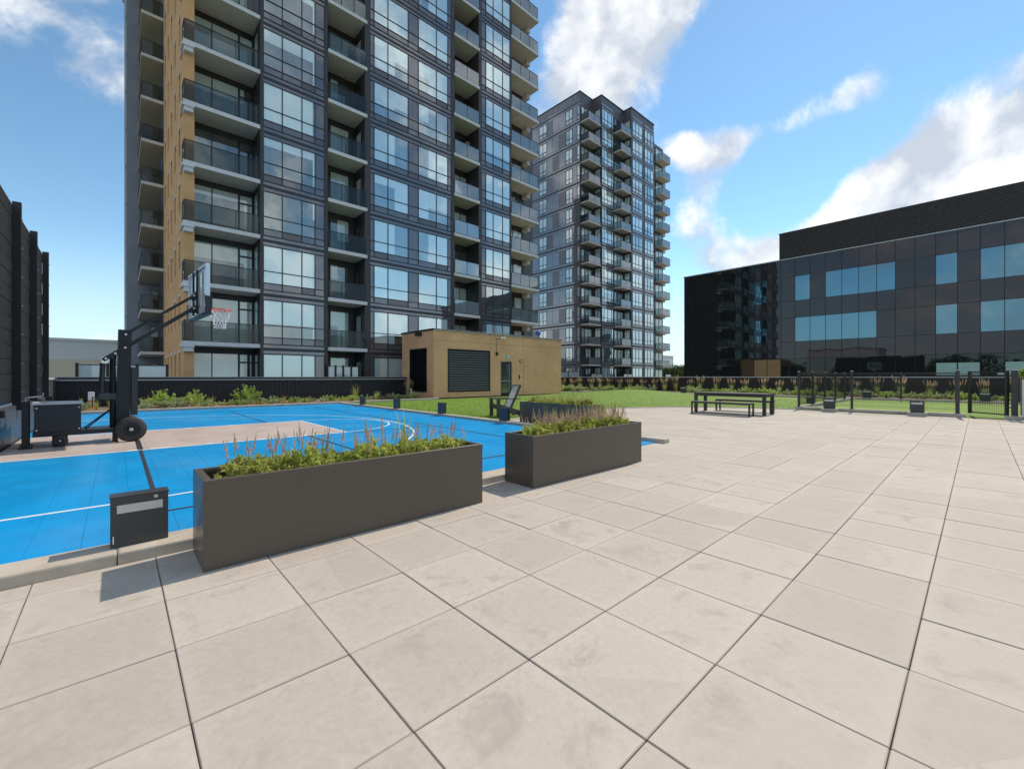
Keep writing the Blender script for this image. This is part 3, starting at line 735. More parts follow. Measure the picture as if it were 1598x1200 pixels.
    fb = box('sign_face', 19.425, 19.775, Y0 - .054, Y0 - .051, 2.595, 2.775, 'sign_green', s)
    man = MB(); man.bar((-.07, 0, .05), (-.04, 0, -.01), .03, .003, (0, 1, 0)); man.bar((-.04, 0, -.01), (-.09, 0, -.07), .02, .003, (0, 1, 0)); man.bar((-.04, 0, -.01), (-.01, 0, -.06), .02, .003, (0, 1, 0)); man.bar((-.075, 0, .03), (-.02, 0, .035), .016, .003, (0, 1, 0)); man.box(-.075, -.045, -.0015, .0015, .06, .085)
    man.box(.03, .13, -.0015, .0015, -.07, .075)
    man.build('pictogram', 'white_metal', fb, (19.6, Y0 - .0565, 2.685))
shed()
# ================================================================ facades
FRAMEC = {}
def window(parent, axis, plane, us, zs, cell, fmat='frame_dark', fr=.046, proud=.035, name='window'):
    """frame of mullions and transoms (one mesh) with a pane or panel per opening.
    axis 'Y' faces -Y (us are x), axis 'X' faces -X (us are y)"""
    key = (axis, tuple(round(u - us[0], 3) for u in us), tuple(round(z - zs[0], 3) for z in zs), fmat, fr, proud)
    if key not in FRAMEC:
        mb = MB(); U = key[1]; Z = key[2]
        def bx(u0, u1, d0, d1, z0, z1):
            if axis == 'Y': mb.box(u0, u1, d0, d1, z0, z1)
            else: mb.box(d0, d1, u0, u1, z0, z1)
        for u in U: bx(u - fr / 2, u + fr / 2, -proud, .03, Z[0], Z[-1])
        for z in Z:
            for a, b in zip(U, U[1:]): bx(a + fr / 2, b - fr / 2, -proud + .006, .03, z - fr / 2, z + fr / 2)
        FRAMEC[key] = mb.mesh(fmat)
    loc = (us[0], plane, zs[0]) if axis == 'Y' else (plane, us[0], zs[0])
    w = put(name, FRAMEC[key], parent, loc)
    for i, (a, b) in enumerate(zip(us, us[1:])):
        for j, (c, d) in enumerate(zip(zs, zs[1:])):
            r = cell(i, j)
            if r is None: continue
            nm, mt = r; h = fr / 2
            if axis == 'Y': box(nm, a + h, b - h, plane + .004, plane + .024, c + h, d - h, mt, w)
            else: box(nm, plane + .004, plane + .024, a + h, b - h, c + h, d - h, mt, w)
    return w
RAILC = {}
def rail_run(parent, axis, plane, u0, u1, z, n, glass, h=1.06, rail='frame_dark'):
    """glass balustrade: n panels, shoe and handrail"""
    st = (u1 - u0) / n
    for k in range(n):
        a, b = u0 + k * st + .02, u0 + (k + 1) * st - .02
        if axis == 'Y': box('glass_panel', a, b, plane, plane + .014, z + .07, z + h - .03, glass, parent)
        else: box('glass_panel', plane, plane + .014, a, b, z + .07, z + h - .03, glass, parent)
    mb = MB(); L = u1 - u0
    def bx(u0, u1, d0, d1, z0, z1):
        if axis == 'Y': mb.box(u0, u1, d0, d1, z0, z1)
        else: mb.box(d0, d1, u0, u1, z0, z1)
    k = (axis, round(L, 3), n, h, rail)
    if k not in RAILC:
        bx(0, L, -.02, .03, h - .03, h); bx(0, L, -.015, .025, .0, .05)
        for i in range(n + 1): bx(max(0, i * st - .016), min(L, i * st + .016), -.012, .022, .05, h - .03)
        RAILC[k] = mb.mesh(rail)
    put('railing', RAILC[k], parent, (u0, plane, z) if axis == 'Y' else (plane, u0, z))
def onscreen(x, y, z0, z1, m=60):
    a, b = proj((x, y, z1)), proj((x, y, z0))
    return a and b and b[1] > -m
# ---------------------------------------------------------------- near apartment tower
def tower_one():
    Y0 = 26.7; TOP = 40.0; zf = lambda k: .12 + 3.0 * k
    t = thing('apartment_tower', 'tall dark glass apartment tower with tan brick side and concrete balconies', 'building', (2.47, Y0, 0))
    YB = Y0 + 1.6; NF = 13
    box('core', 2.9, 27.6, YB + .03, 59.9, -12, TOP, 'cladding_dark', t)
    for (a, b) in ((5.78, 9.37), (11.70, 18.66), (20.98, 24.45)): box('bay_core', a, b, Y0 + .03, YB + .028, -12, TOP, 'cladding_dark', t)
    for (a, b) in ((5.775, 5.93), (9.19, 9.375), (11.695, 12.06), (18.37, 18.665), (20.975, 21.24), (24.30, 24.455)): box('column', a, b, Y0 - .03, Y0 + .026, -1, TOP, 'cladding_dark', t)
    rr = random.Random(5)
    def bay(us, types, glass):
        for k in range(0, NF):
            if not onscreen(us[-1], Y0, zf(k) - .2, zf(k) + 2.8): continue
            z = zf(k); w = None
            def cell(i, j):
                if j == 0: return ('spandrel_panel', 'spandrel_glass' if (i + k) % 4 else 'spandrel_two')
                return ('pane', glass) if types[i] else ('infill_panel', 'spandrel_glass')
            w = window(t, 'Y', Y0, us, [z + .02, z + .40, z + 1.06, z + 2.46], cell)
            box('band_panel', us[0], us[-1], Y0 + .002, Y0 + .022, z + 2.50, z + 2.66, 'spandrel_glass', w)
            box('band_panel', us[0], us[-1], Y0 - .02, Y0 + .022, z + 2.67, z + 2.80, 'frame_dark', w)
            box('band_panel', us[0], us[-1], Y0 + .002, Y0 + .022, z + 2.82, z + 2.985, 'spandrel_glass', w)
    bay([5.93, 6.88, 7.92, 8.65, 9.19], (1, 1, 1, 0), 'glass_front')
    bay([12.06, 12.33, 13.30, 14.80, 15.60, 17.08, 18.06, 18.37], (0, 1, 1, 0, 1, 1, 0), 'glass_bay')
    bay([21.24, 21.70, 22.47, 23.49, 24.30], (0, 1, 1, 1), 'glass_bay')
    # recessed balcony bays
    gl = lambda i, j: ('pane', 'glass_recess')
    for k in range(0, NF):
        z = zf(k)
        if onscreen(4, Y0, z - .4, z + 2.8):
            window(t, 'Y', YB, [2.92, 3.80, 5.05], [z + .06, z + 2.5], gl)
            window(t, 'Y', YB, [5.06, 5.74], [z + .06, z + 2.02, z + 2.5], gl, fr=.09, name='balcony_door')
            if k: 
                s = box('balcony', 2.40, 5.77, Y0 - .02, YB, z - .20, z, 'slab_concrete', t, .01)
                box('lit_slab_edge', 2.39, 5.771, Y0 - .029, Y0 - .0215, z - .205, z + .004, 'pale_band', s); rail_run(s, 'Y', Y0 + .05, 2.46, 5.74, z, 3, 'rail_glass_smoke'); rail_run(s, 'X', 2.45, Y0 + .08, Y0 + .95, z, 1, 'rail_glass_skylit')  # paler edge strip: brighter light on the slab front put into colour
                box('bracket', 2.44, 2.82, Y0 + .02, 27.30, z - .52, z - .201, 'pale_band', s, .008); box('bracket_cap', 2.34, 2.86, Y0 - .04, 27.36, z - .30, z - .202, 'pale_band', s, .008)
            window(t, 'X', 5.775, [Y0 + .45, Y0 + 1.35], [z + .06, z + 2.5], gl)
        if onscreen(11.6, Y0, z - .4, z + 2.8):
            window(t, 'Y', YB, [10.10, 11.30], [z + .06, z + 2.45], gl)
            window(t, 'X', 11.695, [Y0 + .5, Y0 + 1.3], [z + .06, z + 2.2], gl, name='balcony_door')
            if k:
                s = box('balcony', 9.38, 11.80, Y0 - .16, YB, z - .20, z, 'slab_concrete', t, .01); box('lit_slab_edge', 9.375, 11.805, Y0 - .169, Y0 - .1615, z - .205, z + .004, 'pale_band', s); rail_run(s, 'Y', Y0 - .10, 9.42, 11.74, z, 3, 'rail_glass_smoke')
        if onscreen(20.9, Y0, z - .4, z + 2.8):
            window(t, 'Y', YB, [19.55, 20.30, 20.95], [z + .06, z + 2.35], gl)
            if k:
                s = box('balcony', 18.60, 21.02, Y0 - .12, YB, z - .20, z, 'slab_concrete', t, .01); box('lit_slab_edge', 18.595, 21.025, Y0 - .129, Y0 - .1215, z - .205, z + .004, 'pale_band', s); rail_run(s, 'Y', Y0 - .07, 18.66, 20.96, z, 2, 'rail_glass_skylit' if k > 1 else 'rail_glass_smoke')
        if onscreen(27, Y0, z - .4, z + 2.8):
            window(t, 'Y', YB, [24.9, 26.1, 27.2], [z + .06, z + 2.35], gl)
            if k:
                s = box('balcony', 24.42, 27.72, Y0 - .08, YB, z - .20, z, 'slab_concrete', t, .01); box('lit_slab_edge', 24.415, 27.725, Y0 - .089, Y0 - .0815, z - .205, z + .004, 'pale_band', s); rail_run(s, 'Y', Y0 - .03, 24.48, 27.66, z, 3, 'rail_glass_skylit'); rail_run(s, 'X', 27.66, Y0 + .0, Y0 + 1.5, z, 1, 'rail_glass_skylit')
                box('bracket', 27.25, 27.62, Y0 + .9, YB + .0, z - .62, z - .201, 'slab_concrete', s, .008)
    # brick side wall: piers between window stacks, spandrels between storeys
    wy = [29.15, 31.5, 33.8, 36.1, 38.35]; mb = MB(); X0 = 2.47; prev = 27.0; hw = .38
    for y in wy + [None]:
        e = (y - hw) if y else 39.8
        mb.box(0, .42, prev - Y0, e - Y0, -1, TOP); prev = (y + hw) if y else None
    for y in wy:
        z0 = -1.
        for k in range(NF + 1):
            z1 = zf(k) + 1.0
            mb.box(0, .42, y - hw - Y0, y + hw - Y0, z0, min(z1, TOP)); z0 = z1 + 1.5
            if k == NF and z0 < TOP: mb.box(0, .42, y - hw - Y0, y + hw - Y0, z0, TOP)
    mb.build('brick_wall', 'tower_brick', t, (X0, Y0, 0))
    for y in wy:
        for k in range(NF):
            z = zf(k)
            if onscreen(X0, y, z + .6, z + 2.6, 20):
                w = window(t, 'X', X0 + .17, [y - hw, y + hw], [z + 1.0, z + 1.9, z + 2.5], lambda i, j: ('pane', 'glass_recess'))
                box('lintel', X0 - .012, X0 + .03, y - hw - .06, y + hw + .06, z + 2.505, z + 2.66, 'pale_band', w)
    # grey wing with corner balconies
    box('wing_wall', .54, 2.899, 46.0, 59.9, -12, TOP, 'grey_wall', t)
    for k in range(0, NF):
        z = zf(k)
        if not onscreen(2, 40, z - .4, z + 2.5): continue
        window(t, 'Y', 45.96, [2.0, 2.5], [z + .06, z + 2.3], lambda i, j: ('pane', 'glass_recess'), name='balcony_door')
        if k:
            s = box('balcony', 1.22, 2.465, 39.8, 45.95, z - .2, z, 'slab_concrete', t, .01); box('lit_slab_edge', 1.215, 2.466, 39.79, 39.7985, z - .205, z + .004, 'pale_band', s)
            rail_run(s, 'Y', 39.86, 1.27, 2.44, z, 1, 'rail_glass_smoke'); rail_run(s, 'X', 1.26, 39.9, 45.9, z, 3, 'rail_glass')
        box('wall_band', .50, .539, 46.05, 46.4, z - .1, z + .1, 'grey_wall', t)
    box('roof', .4, 27.7, Y0 - .1, 60, TOP, TOP + .4, 'slab_concrete', t)
tower_one()
# ---------------------------------------------------------------- second apartment tower
def y_on_x(px, X):
    d = ray(px, 588); return X / d.x * d.y
def x_on_y(px, Y):
    d = ray(px, 588); return Y / d.y * d.x
def tower_two():
    XL = 50.5; H = 43.6; zf = lambda k: .15 + 3.0 * k
    t = thing('apartment_tower', 'more distant stepped dark apartment tower with small glass balconies', 'building', (XL, 40, 0))
    box('core', XL + .03, 72.4, 40.03, 58, -12, H, 'pale_cladding', t)
    box('core', 53.63, 66.47, 38.43, 40.028, -12, H, 'pale_cladding', t); box('core', 59.53, 66.46, 37.03, 38.428, -12, H, 'pale_cladding', t); box('core', 66.49, 72.39, 38.53, 40.027, -12, H - 1.4, 'pale_cladding', t)
    for (a, b, c, d, h) in ((XL - .05, 72.5, 39.98, 58.1, H), (53.55, 66.52, 38.35, 39.979, H), (59.45, 66.53, 36.95, 38.349, H)): box('roof_coping', a, b, c, d, h + .001, h + .14, 'black_metal', t)
    rr = random.Random(2)
    yy = [y_on_x(p, XL) for p in (905.6, 900.5, 893.5, 883, 872.5, 862.7, 853.4, 841.5, 831)]
    yy[0] = 40.04
    ga = lambda i, j: ('pane', 'glass_side')
    gb = lambda i, j: ('pane', 'glass_bay')
    gr_ = lambda i, j: ('pane', 'glass_recess')
    for k in range(14):
        z = zf(k); zz = [z + .45, z + 1.1, z + 2.55]
        for i in range(8):
            a, b = yy[i] + .02, yy[i + 1] - .02
            if i in (0, 2, 6): window(t, 'X', XL, [a, b] if i == 0 or b - a < 1.1 else [a, (a + b) / 2, b], zz, ga, fr=.07)
            else: box('wall_panel', XL - .004, XL + .03, a, b, z + .45, z + 2.55, 'spandrel_glass_pale' if (i + k) % 3 else 'pale_spandrel_two', t)
        for (z0, z1) in ((2.60, 2.86), (2.90, 3.10), (3.14, 3.40)): box('band_panel', XL - .004 - (.03 if z0 == 2.9 else 0), XL + .03, 40.02, yy[8], z + z0, z + z1, 'pale_cladding' if z0 == 2.9 else 'spandrel_glass_pale', t)
        # front faces
        def face(Y, us, g, bands=True):
            window(t, 'Y', Y, us, zz, g, fr=.07)
            if bands:
                for (z0, z1) in ((2.60, 2.86), (2.90, 3.10), (3.14, 3.40)): box('band_panel', us[0], us[-1], Y - (.03 if z0 == 2.9 else 0), Y + .025, z + z0, z + z1, 'pale_cladding' if z0 == 2.9 else 'spandrel_glass_pale', t)
        window(t, 'Y', 40.0, [50.75, 51.5, 52.4, 53.3], [z + .1, z + 2.4], gr_, fr=.09)
        face(38.4, [53.70, 54.25, 55.2, 56.2, 56.65], gb)
        window(t, 'Y', 38.4, [56.9, 57.8, 58.7, 59.4], [z + .1, z + 2.4], gr_, fr=.09)
        window(t, 'X', 53.6, [38.6, 39.6], zz, ga, fr=.07); window(t, 'X', 59.5, [37.2, 38.2], zz, ga, fr=.07)
        x3 = [x_on_y(p, 37.0) for p in (987, 992, 997, 1002.5)]; x4 = [x_on_y(p, 37.0) for p in (1006, 1010.5, 1015, 1019.8)]
        face(37.0, x3, gb); face(37.0, x4, gb)
        if z + 3 < H - 1: face(38.5, [66.7, 67.6, 68.6, 69.3], gb); window(t, 'Y', 38.5, [69.6, 70.8, 72.1], [z + .1, z + 2.4], gr_, fr=.09)
        for (a, b, c, d) in ((50.62, 53.58, 38.5, 40.0), (56.72, 59.48, 37.0, 38.38), (69.5, 72.35, 37.1, 38.48), (72.42, 74.0, 38.9, 41.0)):
            if k == 0: continue
            s = box('balcony', a, b, c, d, z - .2, z, 'slab_concrete', t)
            rail_run(s, 'Y', c + .04, a + .04, b - .04, z, 2, 'rail_glass_skylit', 1.06, 'frame_dark'); rail_run(s, 'X', a + .03, c + .08, d - .02, z, 1, 'rail_glass', 1.06, 'frame_dark')
    for i in range(8): box('wall_panel', XL - .004, XL + .03, yy[i] + .02, yy[i + 1] - .02, 42.5, 43.55, 'pale_spandrel_two', t)
tower_two()
# ---------------------------------------------------------------- black glass office building
def office():
    X = 49.0; ZR = 12.95
    t = thing('office_building', 'low black glass office building with blue tinted windows and louvred rooftop', 'building', (X, 23.4, 0))
    box('core', X + .04, 78, -22, 23.4, -12, ZR - .02, 'cladding_black', t)
    box('core', X + .6, 78, -22, 13.65, ZR - .02, 15.6, 'cladding_black', t)
    ys = [15.91 + 1.23 * k for k in range(6, -20, -1)]; ys[0] = 23.45
    zs = [-1.2, 1.4, 3.12, 4.78, 7.12, 8.79, 11.18, ZR]
    up = {6, 9, 11, 12, 13, 14, 17, 19, 20, 21, 23, 24}; lo = {6, 9, 10, 11, 12, 13, 17, 19, 20, 22, 23}
    for c in range(len(ys) - 1):
        a, b = ys[c + 1] + .022, ys[c] - .022
        for j in range(len(zs) - 1):
            z0, z1 = zs[j] + (.025 if j != 6 else .012), zs[j + 1] - .012
            if j == 0 and False: continue
            if c < 6: m = 'glass_office_black'
            elif j == 5 and c in up or j == 3 and c in lo: m = 'glass_office'
            elif j in (0, 1): m = 'glass_office_black'
            else: m = 'glass_office_dark'
            win = m == 'glass_office'
            box('window_pane' if win else 'glass_panel', X + (.010 if win else 0), X + .03, a, b, z0, z1, m, t)
    for c in (17, 18, 20, 21, 22): box('lobby_panel', X - .012, X - .002, ys[c + 1] + .04, ys[c] - .04, 1.45, 2.45, 'mint_panel', t)
    for c in (6, 7): box('entrance_panel', X - .012, X - .002, ys[c + 1] + .03, ys[c] - .03, .2, 3.05, 'wood_panel', t)
    box('roof_coping', X - .06, X + .8, -22, 23.5, ZR + .001, ZR + .09, 'cap_grey', t)
    lv = box('rooftop_louvre', X + .45, X + .59, -22, 13.7, ZR + .1, 15.72, 'louvre_black', t); mb = MB()
    for k in range(14): mb.box(-.05, 0, -35.7, 0, k * .19, k * .19 + .15)
    tag(mb.build('louvre_slats', 'louvre_black', lv, (X + .449, 13.7, ZR + .13)), kind='stuff')
    lw = MB(); [lw.box(0, 20, 0, .05, k * .19, k * .19 + .15) for k in range(14)]
    tag(lw.build('louvre_slats', 'louvre_black', lv, (X + .6, 13.651, ZR + .13)), kind='stuff')
    box('louvre_cap', X + .38, X + .66, -22, 13.76, 15.722, 15.80, 'charcoal_metal', lv)
office()
# ================================================================ plants
def rv(r):
    while True:
        v = Vector((r.uniform(-1, 1), r.uniform(-1, 1), r.uniform(-1, 1)))
        if 0 < v.length <= 1: return v.normalized()
def leaf(mb, p, d, n, L, W):
    """folded lance-shaped leaf from p along d"""
    s = d.cross(n)
    if s.length < 1e-4: s = d.orthogonal()
    s.normalize(); nn = s.cross(d).normalized(); m = p + d * (L * .45)
    tip = p + d * L - nn * (L * .12)
    mb.quad(p, m + s * W / 2 + nn * W * .18, tip); mb.quad(p, tip, m - s * W / 2 + nn * W * .18)
def mound_mesh(seed, n, rx, h, L, W, mats, up=.5):
    """leafy clump: twigs radiating from the base carrying leaves, uneven outline"""
    r = random.Random(seed); mb = MB(); stems = []
    for _ in range(max(10, n // 24)):
        a = r.uniform(0, 6.28); q = r.random() ** .6; hh = h * (1 - .55 * q * q) * r.uniform(.55, 1.08)
        stems.append((Vector((0, 0, .0)), Vector((math.cos(a) * q * rx, math.sin(a) * q * rx * r.uniform(.8, 1.1), hh))))
    for a, b in stems:
        mb.cur = 0
        c = (a + b) / 2 + Vector((b.x * .25, b.y * .25, b.z * .1))
        for k in range(max(6, n // len(stems))):
            t = r.uniform(.25, 1.02); p = a.lerp(c, t).lerp(c.lerp(b, t), t)
            d = (rv(r) + Vector((p.x, p.y, 0)) * (1.2 / max(rx, .05)) + Vector((0, 0, up))).normalized()
            mb.cur = r.randrange(len(mats)) if r.random() < .35 else 0
            leaf(mb, p, d, rv(r), L * r.uniform(.6, 1.25), W * r.uniform(.7, 1.2))
        mb.cur = 0; mb.bar(a, b, .006)
    return mb.mesh(mats)
def spike_mesh(seed, n, rx, h0, h1, mats, th=.0085):
    """upright flower spikes: stem with whorls of tiny florets"""
    r = random.Random(seed); mb = MB()
    for _ in range(n):
        a = r.uniform(0, 6.28); q = rx * math.sqrt(r.random()); b = Vector((math.cos(a) * q, math.sin(a) * q, h0 * r.uniform(.4, .7)))
        H = r.uniform(h0, h1); tip = b + Vector((r.gauss(0, .022) + b.x * .12, r.gauss(0, .022) + b.y * .12, H - b.z))
        mb.cur = 0; mb.bar(b, tip, .0035)
        m = r.randrange(1, len(mats)); s0 = r.uniform(.30, .5)
        for k in range(26):
            t = s0 + (1 - s0) * k / 26; p = b.lerp(tip, t); w = th * (1.25 - .95 * (t - s0) / (1 - s0)) * r.uniform(.7, 1.3)
            mb.cur = m; d = rv(r); d.z = abs(d.z) * .6; d.normalize(); leaf(mb, p, d, rv(r), w * 1.7, w * 1.3)
    return mb.mesh(mats)
def blade_mesh(seed, n, rx, h0, h1, mats, w=.008, lean=.35, plume=0, plumes=0):
    """grass clump: arching blades, optional feathery plumes on stalks"""
    r = random.Random(seed); mb = MB()
    for _ in range(n):
        a = r.uniform(0, 6.28); q = rx * .35 * r.random(); o = Vector((math.cos(a) * q, math.sin(a) * q, 0)); H = r.uniform(h0, h1)
        a += r.gauss(0, .5); out = Vector((math.cos(a), math.sin(a), 0)); s = Vector((-out.y, out.x, 0)) * w / 2; ln = lean * r.uniform(.2, 1.2) * H; mb.cur = r.randrange(max(1, len(mats) - (1 if plumes else 0)))
        P = [o + out * (ln * t * t) + Vector((0, 0, H * (t - .22 * ln / H * t * t * t))) for t in (0, .4, .75, 1)]
        W = (1, .9, .55, .05)
        for k in range(3): mb.quad(P[k] - s * W[k], P[k] + s * W[k], P[k + 1] + s * W[k + 1], P[k + 1] - s * W[k + 1])
    for _ in range(plumes):
        a = r.uniform(0, 6.28); out = Vector((math.cos(a), math.sin(a), 0)); H = plume * r.uniform(.82, 1.06); b = out * rx * r.uniform(.1, .6); tip = b + out * (H * r.uniform(.02, .24)) + Vector((0, 0, H))
        mb.cur = 0; mb.bar(b, tip, .004); mb.cur = len(mats) - 1
        for k in range(34):
            t = .72 + .28 * k / 34; p = b.lerp(tip, t); sw = math.sin(math.pi * min(1, (t - .70) / .30)) ; d = (rv(r) * .7 + out * .4 + Vector((0, 0, 1.1))).normalized()
            leaf(mb, p, d, rv(r), .04 + .03 * sw, .008 + .010 * sw)
    return mb.mesh(mats)
LEAFM = [mound_mesh(s, 620, .17, .24, .052, .024, ['leaf_lime', 'leaf_green', 'leaf_brown']) for s in (1, 2, 3)] + [mound_mesh(s, 560, .16, .21, .048, .025, ['leaf_green', 'leaf_lime', 'leaf_grey']) for s in (4, 5)]
SPIKEM = [spike_mesh(s, n, .13, .28, .48, ['leaf_green', 'flower_pink', 'flower_mauve', 'flower_pink']) for s, n in ((11, 5), (12, 10), (13, 20))] + [spike_mesh(14, 34, .17, .24, .42, ['leaf_green', 'flower_pink', 'flower_mauve'])]
GRASSM = [blade_mesh(21, 26, .12, .30, .60, ['blade_green', 'leaf_lime'], .012, .28), blade_mesh(22, 40, .12, .30, .58, ['blade_green', 'blade_tan'], .009, .3)]
PLUMEM = [blade_mesh(s, 90, .30, .40, .85, ['leaf_grey', 'leaf_green', 'plume_tan'], .016, .30, 1.22, 15) for s in (31, 32, 33)]
LOWM = [mound_mesh(s, 420, .38, .36, .085, .035, m) for s, m in ((41, ['leaf_grey', 'leaf_green']), (42, ['leaf_shrub', 'leaf_grey']), (43, ['leaf_grey', 'flower_white', 'leaf_green']))]
SHRUBM = [mound_mesh(s, 900, .55, .80, .11, .055, ['leaf_shrub', 'leaf_green', 'leaf_lime'], .7) for s in (51, 52)]
SPRAYM = [blade_mesh(s, 60, .2, .3, .65, ['leaf_shrub', 'blade_tan'], .012, .5) for s in (61, 62)]
ORD = 'first second third fourth fifth sixth seventh eighth ninth tenth eleventh twelfth thirteenth fourteenth fifteenth sixteenth seventeenth eighteenth nineteenth twentieth'.split()
def nth(k): return ORD[k] if k < 20 else ('twenty-' + ORD[k - 20] if k < 29 else ('thirtieth' if k == 29 else 'thirty-' + ORD[k - 30]))
def plant(name, label, cat, group, x, y, z, parts, r, s=1.0, rz=None):
    t = thing(name, label, cat, (x, y, z), r.uniform(0, 6.28) if rz is None else rz, group); t.scale = (s, s, s * r.uniform(.9, 1.1))
    for nm, me in parts:
        o = local(nm, me, t)
        if nm == 'flower_spikes': o['kind'] = 'stuff'
    return t
# ---------------------------------------------------------------- planters
def planter(x0, x1, y0, y1, h, label, soil=.50):
    t = thing('planter', label, 'planter', (x0, y0, 0)); w = .022
    box('side_panel', x0, x1, y0, y0 + w, .0, h, 'planter_metal', t, .003); box('side_panel', x0, x1, y1 - w, y1, .0, h, 'planter_metal', t, .003)
    box('side_panel', x0, x0 + w, y0 + w, y1 - w, .0, h, 'planter_metal', t, .003); box('side_panel', x1 - w, x1, y0 + w, y1 - w, .0, h, 'planter_metal', t, .003)
    for (a, b, c, d) in ((x0 + w, x1 - w, y0 + w, y0 + w + .03), (x0 + w, x1 - w, y1 - w - .03, y1 - w), (x0 + w, x0 + w + .03, y0 + w + .03, y1 - w - .03), (x1 - w - .03, x1 - w, y0 + w + .03, y1 - w - .03)): box('rim_lip', a, b, c, d, h - .03, h - .0015, 'planter_metal', t)
    box('soil', x0 + w, x1 - w, y0 + w, y1 - w, .02, soil, 'mulch', t)
planter(.43, 2.858, 3.57, 4.10, .622, 'long dark bronze metal planter nearest the camera, full of pink-spiked plants')
planter(3.655, 6.085, 3.60, 4.11, .622, 'dark bronze metal planter second from the camera, dense with pink spikes')
planter(8.53, 9.10, 6.45, 8.95, .622, 'dark planter set crosswise at the edge of the lawn, with tall yellow grass')
def fill_planters():
    r = random.Random(9)
    A = ('perennial', 'low lime green perennial with thin pink flower spikes in the nearest long planter', 'plant', 'plants in the nearest long planter')
    n = 15
    for k in range(n):
        for row in (0, 1):
            f = (k + .5 + r.uniform(-.25, .25)) / n; x = .62 + 2.12 * f; y = 3.775 + row * .115 + r.uniform(-.02, .02)
            if row == 1 and r.random() < .25 or (k == 5 and row == 0): continue
            parts = [('foliage', LEAFM[r.randrange(5)])]
            if r.random() < .75: parts.append(('flower_spikes', SPIKEM[0]))
            plant('perennial', ('lime green perennial with thin pink spikes' if len(parts) > 1 else 'lime green leafy perennial without spikes') + ', %s from left, %s row of nearest planter' % (nth(k), ('front', 'back')[row]), 'plant', A[3], x, y, .50, parts, r, r.uniform(.82, 1.0))
    plant('tall_grass', 'tall yellow-green grass tuft rising from the nearest long planter', 'grass', None, 2.13, 3.93, .50, [('blades', GRASSM[0])], r, 1.0)
    plant('tall_grass', 'sparse dark grass tuft near the middle of the nearest long planter', 'grass', None, 1.32, 3.83, .50, [('blades', blade_mesh(71, 9, .08, .3, .62, ['leaf_tree', 'leaf_brown'], .006, .3))], r, 1.0)
    B = ('perennial', 'leafy perennial with dense pink flower spikes in the second planter', 'plant', 'plants in the second planter')
    n = 13
    for k in range(n):
        for row in (0, 1):
            f = (k + .5 + r.uniform(-.25, .25)) / n; x = 3.80 + 2.18 * f; y = 3.80 + row * .11 + r.uniform(-.02, .02)
            parts = [('foliage', LEAFM[r.randrange(5)]), ('flower_spikes', SPIKEM[r.choice((0, 1, 2)) if f > .12 else 0])]
            plant('perennial', 'pink-spiked perennial, %s from left, %s row of second planter' % (nth(k), ('front', 'back')[row]), 'plant', B[3], x, y, .50, parts, r, r.uniform(.86, 1.05))
    plant('tall_grass', 'pale green grass tuft at the far end of the second planter', 'grass', None, 5.55, 3.95, .50, [('blades', GRASSM[1])], r, .95)
    Cc = ('perennial', 'lime green perennial with tan seed spikes in the crosswise planter', 'plant', 'plants in the crosswise planter')
    for k in range(11):
        for row in (0, 1):
            f = (k + .5 + r.uniform(-.25, .25)) / 11; y = 6.62 + 2.2 * f; x = 8.75 + row * .13 + r.uniform(-.02, .02)
            plant('perennial', 'tan-spiked perennial, %s from near end, %s row of crosswise planter' % (nth(k), ('court-side', 'lawn-side')[row]), 'plant', Cc[3], x, y, .50, [('foliage', LEAFM[r.randrange(3)]), ('flower_spikes', TANSPIKE)], r, r.uniform(.85, 1.0))
    plant('tall_grass', 'bright yellow-green grass tuft at the near end of the crosswise planter', 'grass', None, 8.82, 6.75, .50, [('blades', GRASSM[0]), ('blades', GRASSM[1])], r, .9)
    plant('tall_grass', 'small bright grass tuft midway along the crosswise planter', 'grass', None, 8.80, 7.75, .50, [('blades', GRASSM[1])], r, .8)
TANSPIKE = spike_mesh(15, 10, .15, .24, .42, ['blade_tan', 'plume_tan', 'blade_tan'], .006)
fill_planters()
def stone(x, y, z, s, seed, label, mat='stone_light'):
    r = random.Random(seed); bm = bmesh.new(); bmesh.ops.create_icosphere(bm, subdivisions=3, radius=1)
    for v in bm.verts:
        q = 1 + .16 * math.sin(v.co.x * 3 + seed) * math.cos(v.co.y * 4) + r.uniform(-.04, .04); v.co = Vector((v.co.x * s * q * 1.25, v.co.y * s * q, v.co.z * s * q * .7))
    me = bpy.data.meshes.new('stone'); bm.to_mesh(me); bm.free(); me.materials.append(M(mat)); me.polygons.foreach_set('use_smooth', [True] * len(me.polygons))
    tag(put('stone', me, None, (x, y, z)), label, 'stone')
stone(.575, 3.69, .545, .072, 3, 'pale grey rounded stone in the near corner of the nearest planter')
# ---------------------------------------------------------------- bollard lights (wedge shaped step lights)
def fixture(x, y, z, rz, label, w=.33, d=.13, h=.37, group=None, pad=None):
    """box light: front face looks along local -Y"""
    t = thing('step_light', label, 'lamp', (x, y, z), rz, group)
    mb = MB(); mb.box(-w / 2, w / 2, 0, d, 0, h - .012); local('housing', mb.mesh('fixture_grey'), t)
    mb = MB(); mb.box(-w / 2 - .004, w / 2 + .004, -.006, d + .006, h - .012, h); local('lid', mb.mesh('charcoal_metal'), t)
    mb = MB(); mb.box(-w * .39, w * .40, -.004, .002, h - .125, h - .065); local('lens', mb.mesh('lens'), t)
    mb = MB(); mb.box(-w * .46, -w * .44, -.003, .002, .03, .085); local('badge', mb.mesh('white_metal'), t)
    mb = MB(); mb.lathe([(0, -.006), (.012, -.006), (.014, 0)], 12, 'Y', (w * .28, 0, h - .033)); local('sensor', mb.mesh('lens'), t)
    return t
fixture(.127, 4.265, .0855, 0, 'dark grey step light box on the kerb beside the nearest planter')
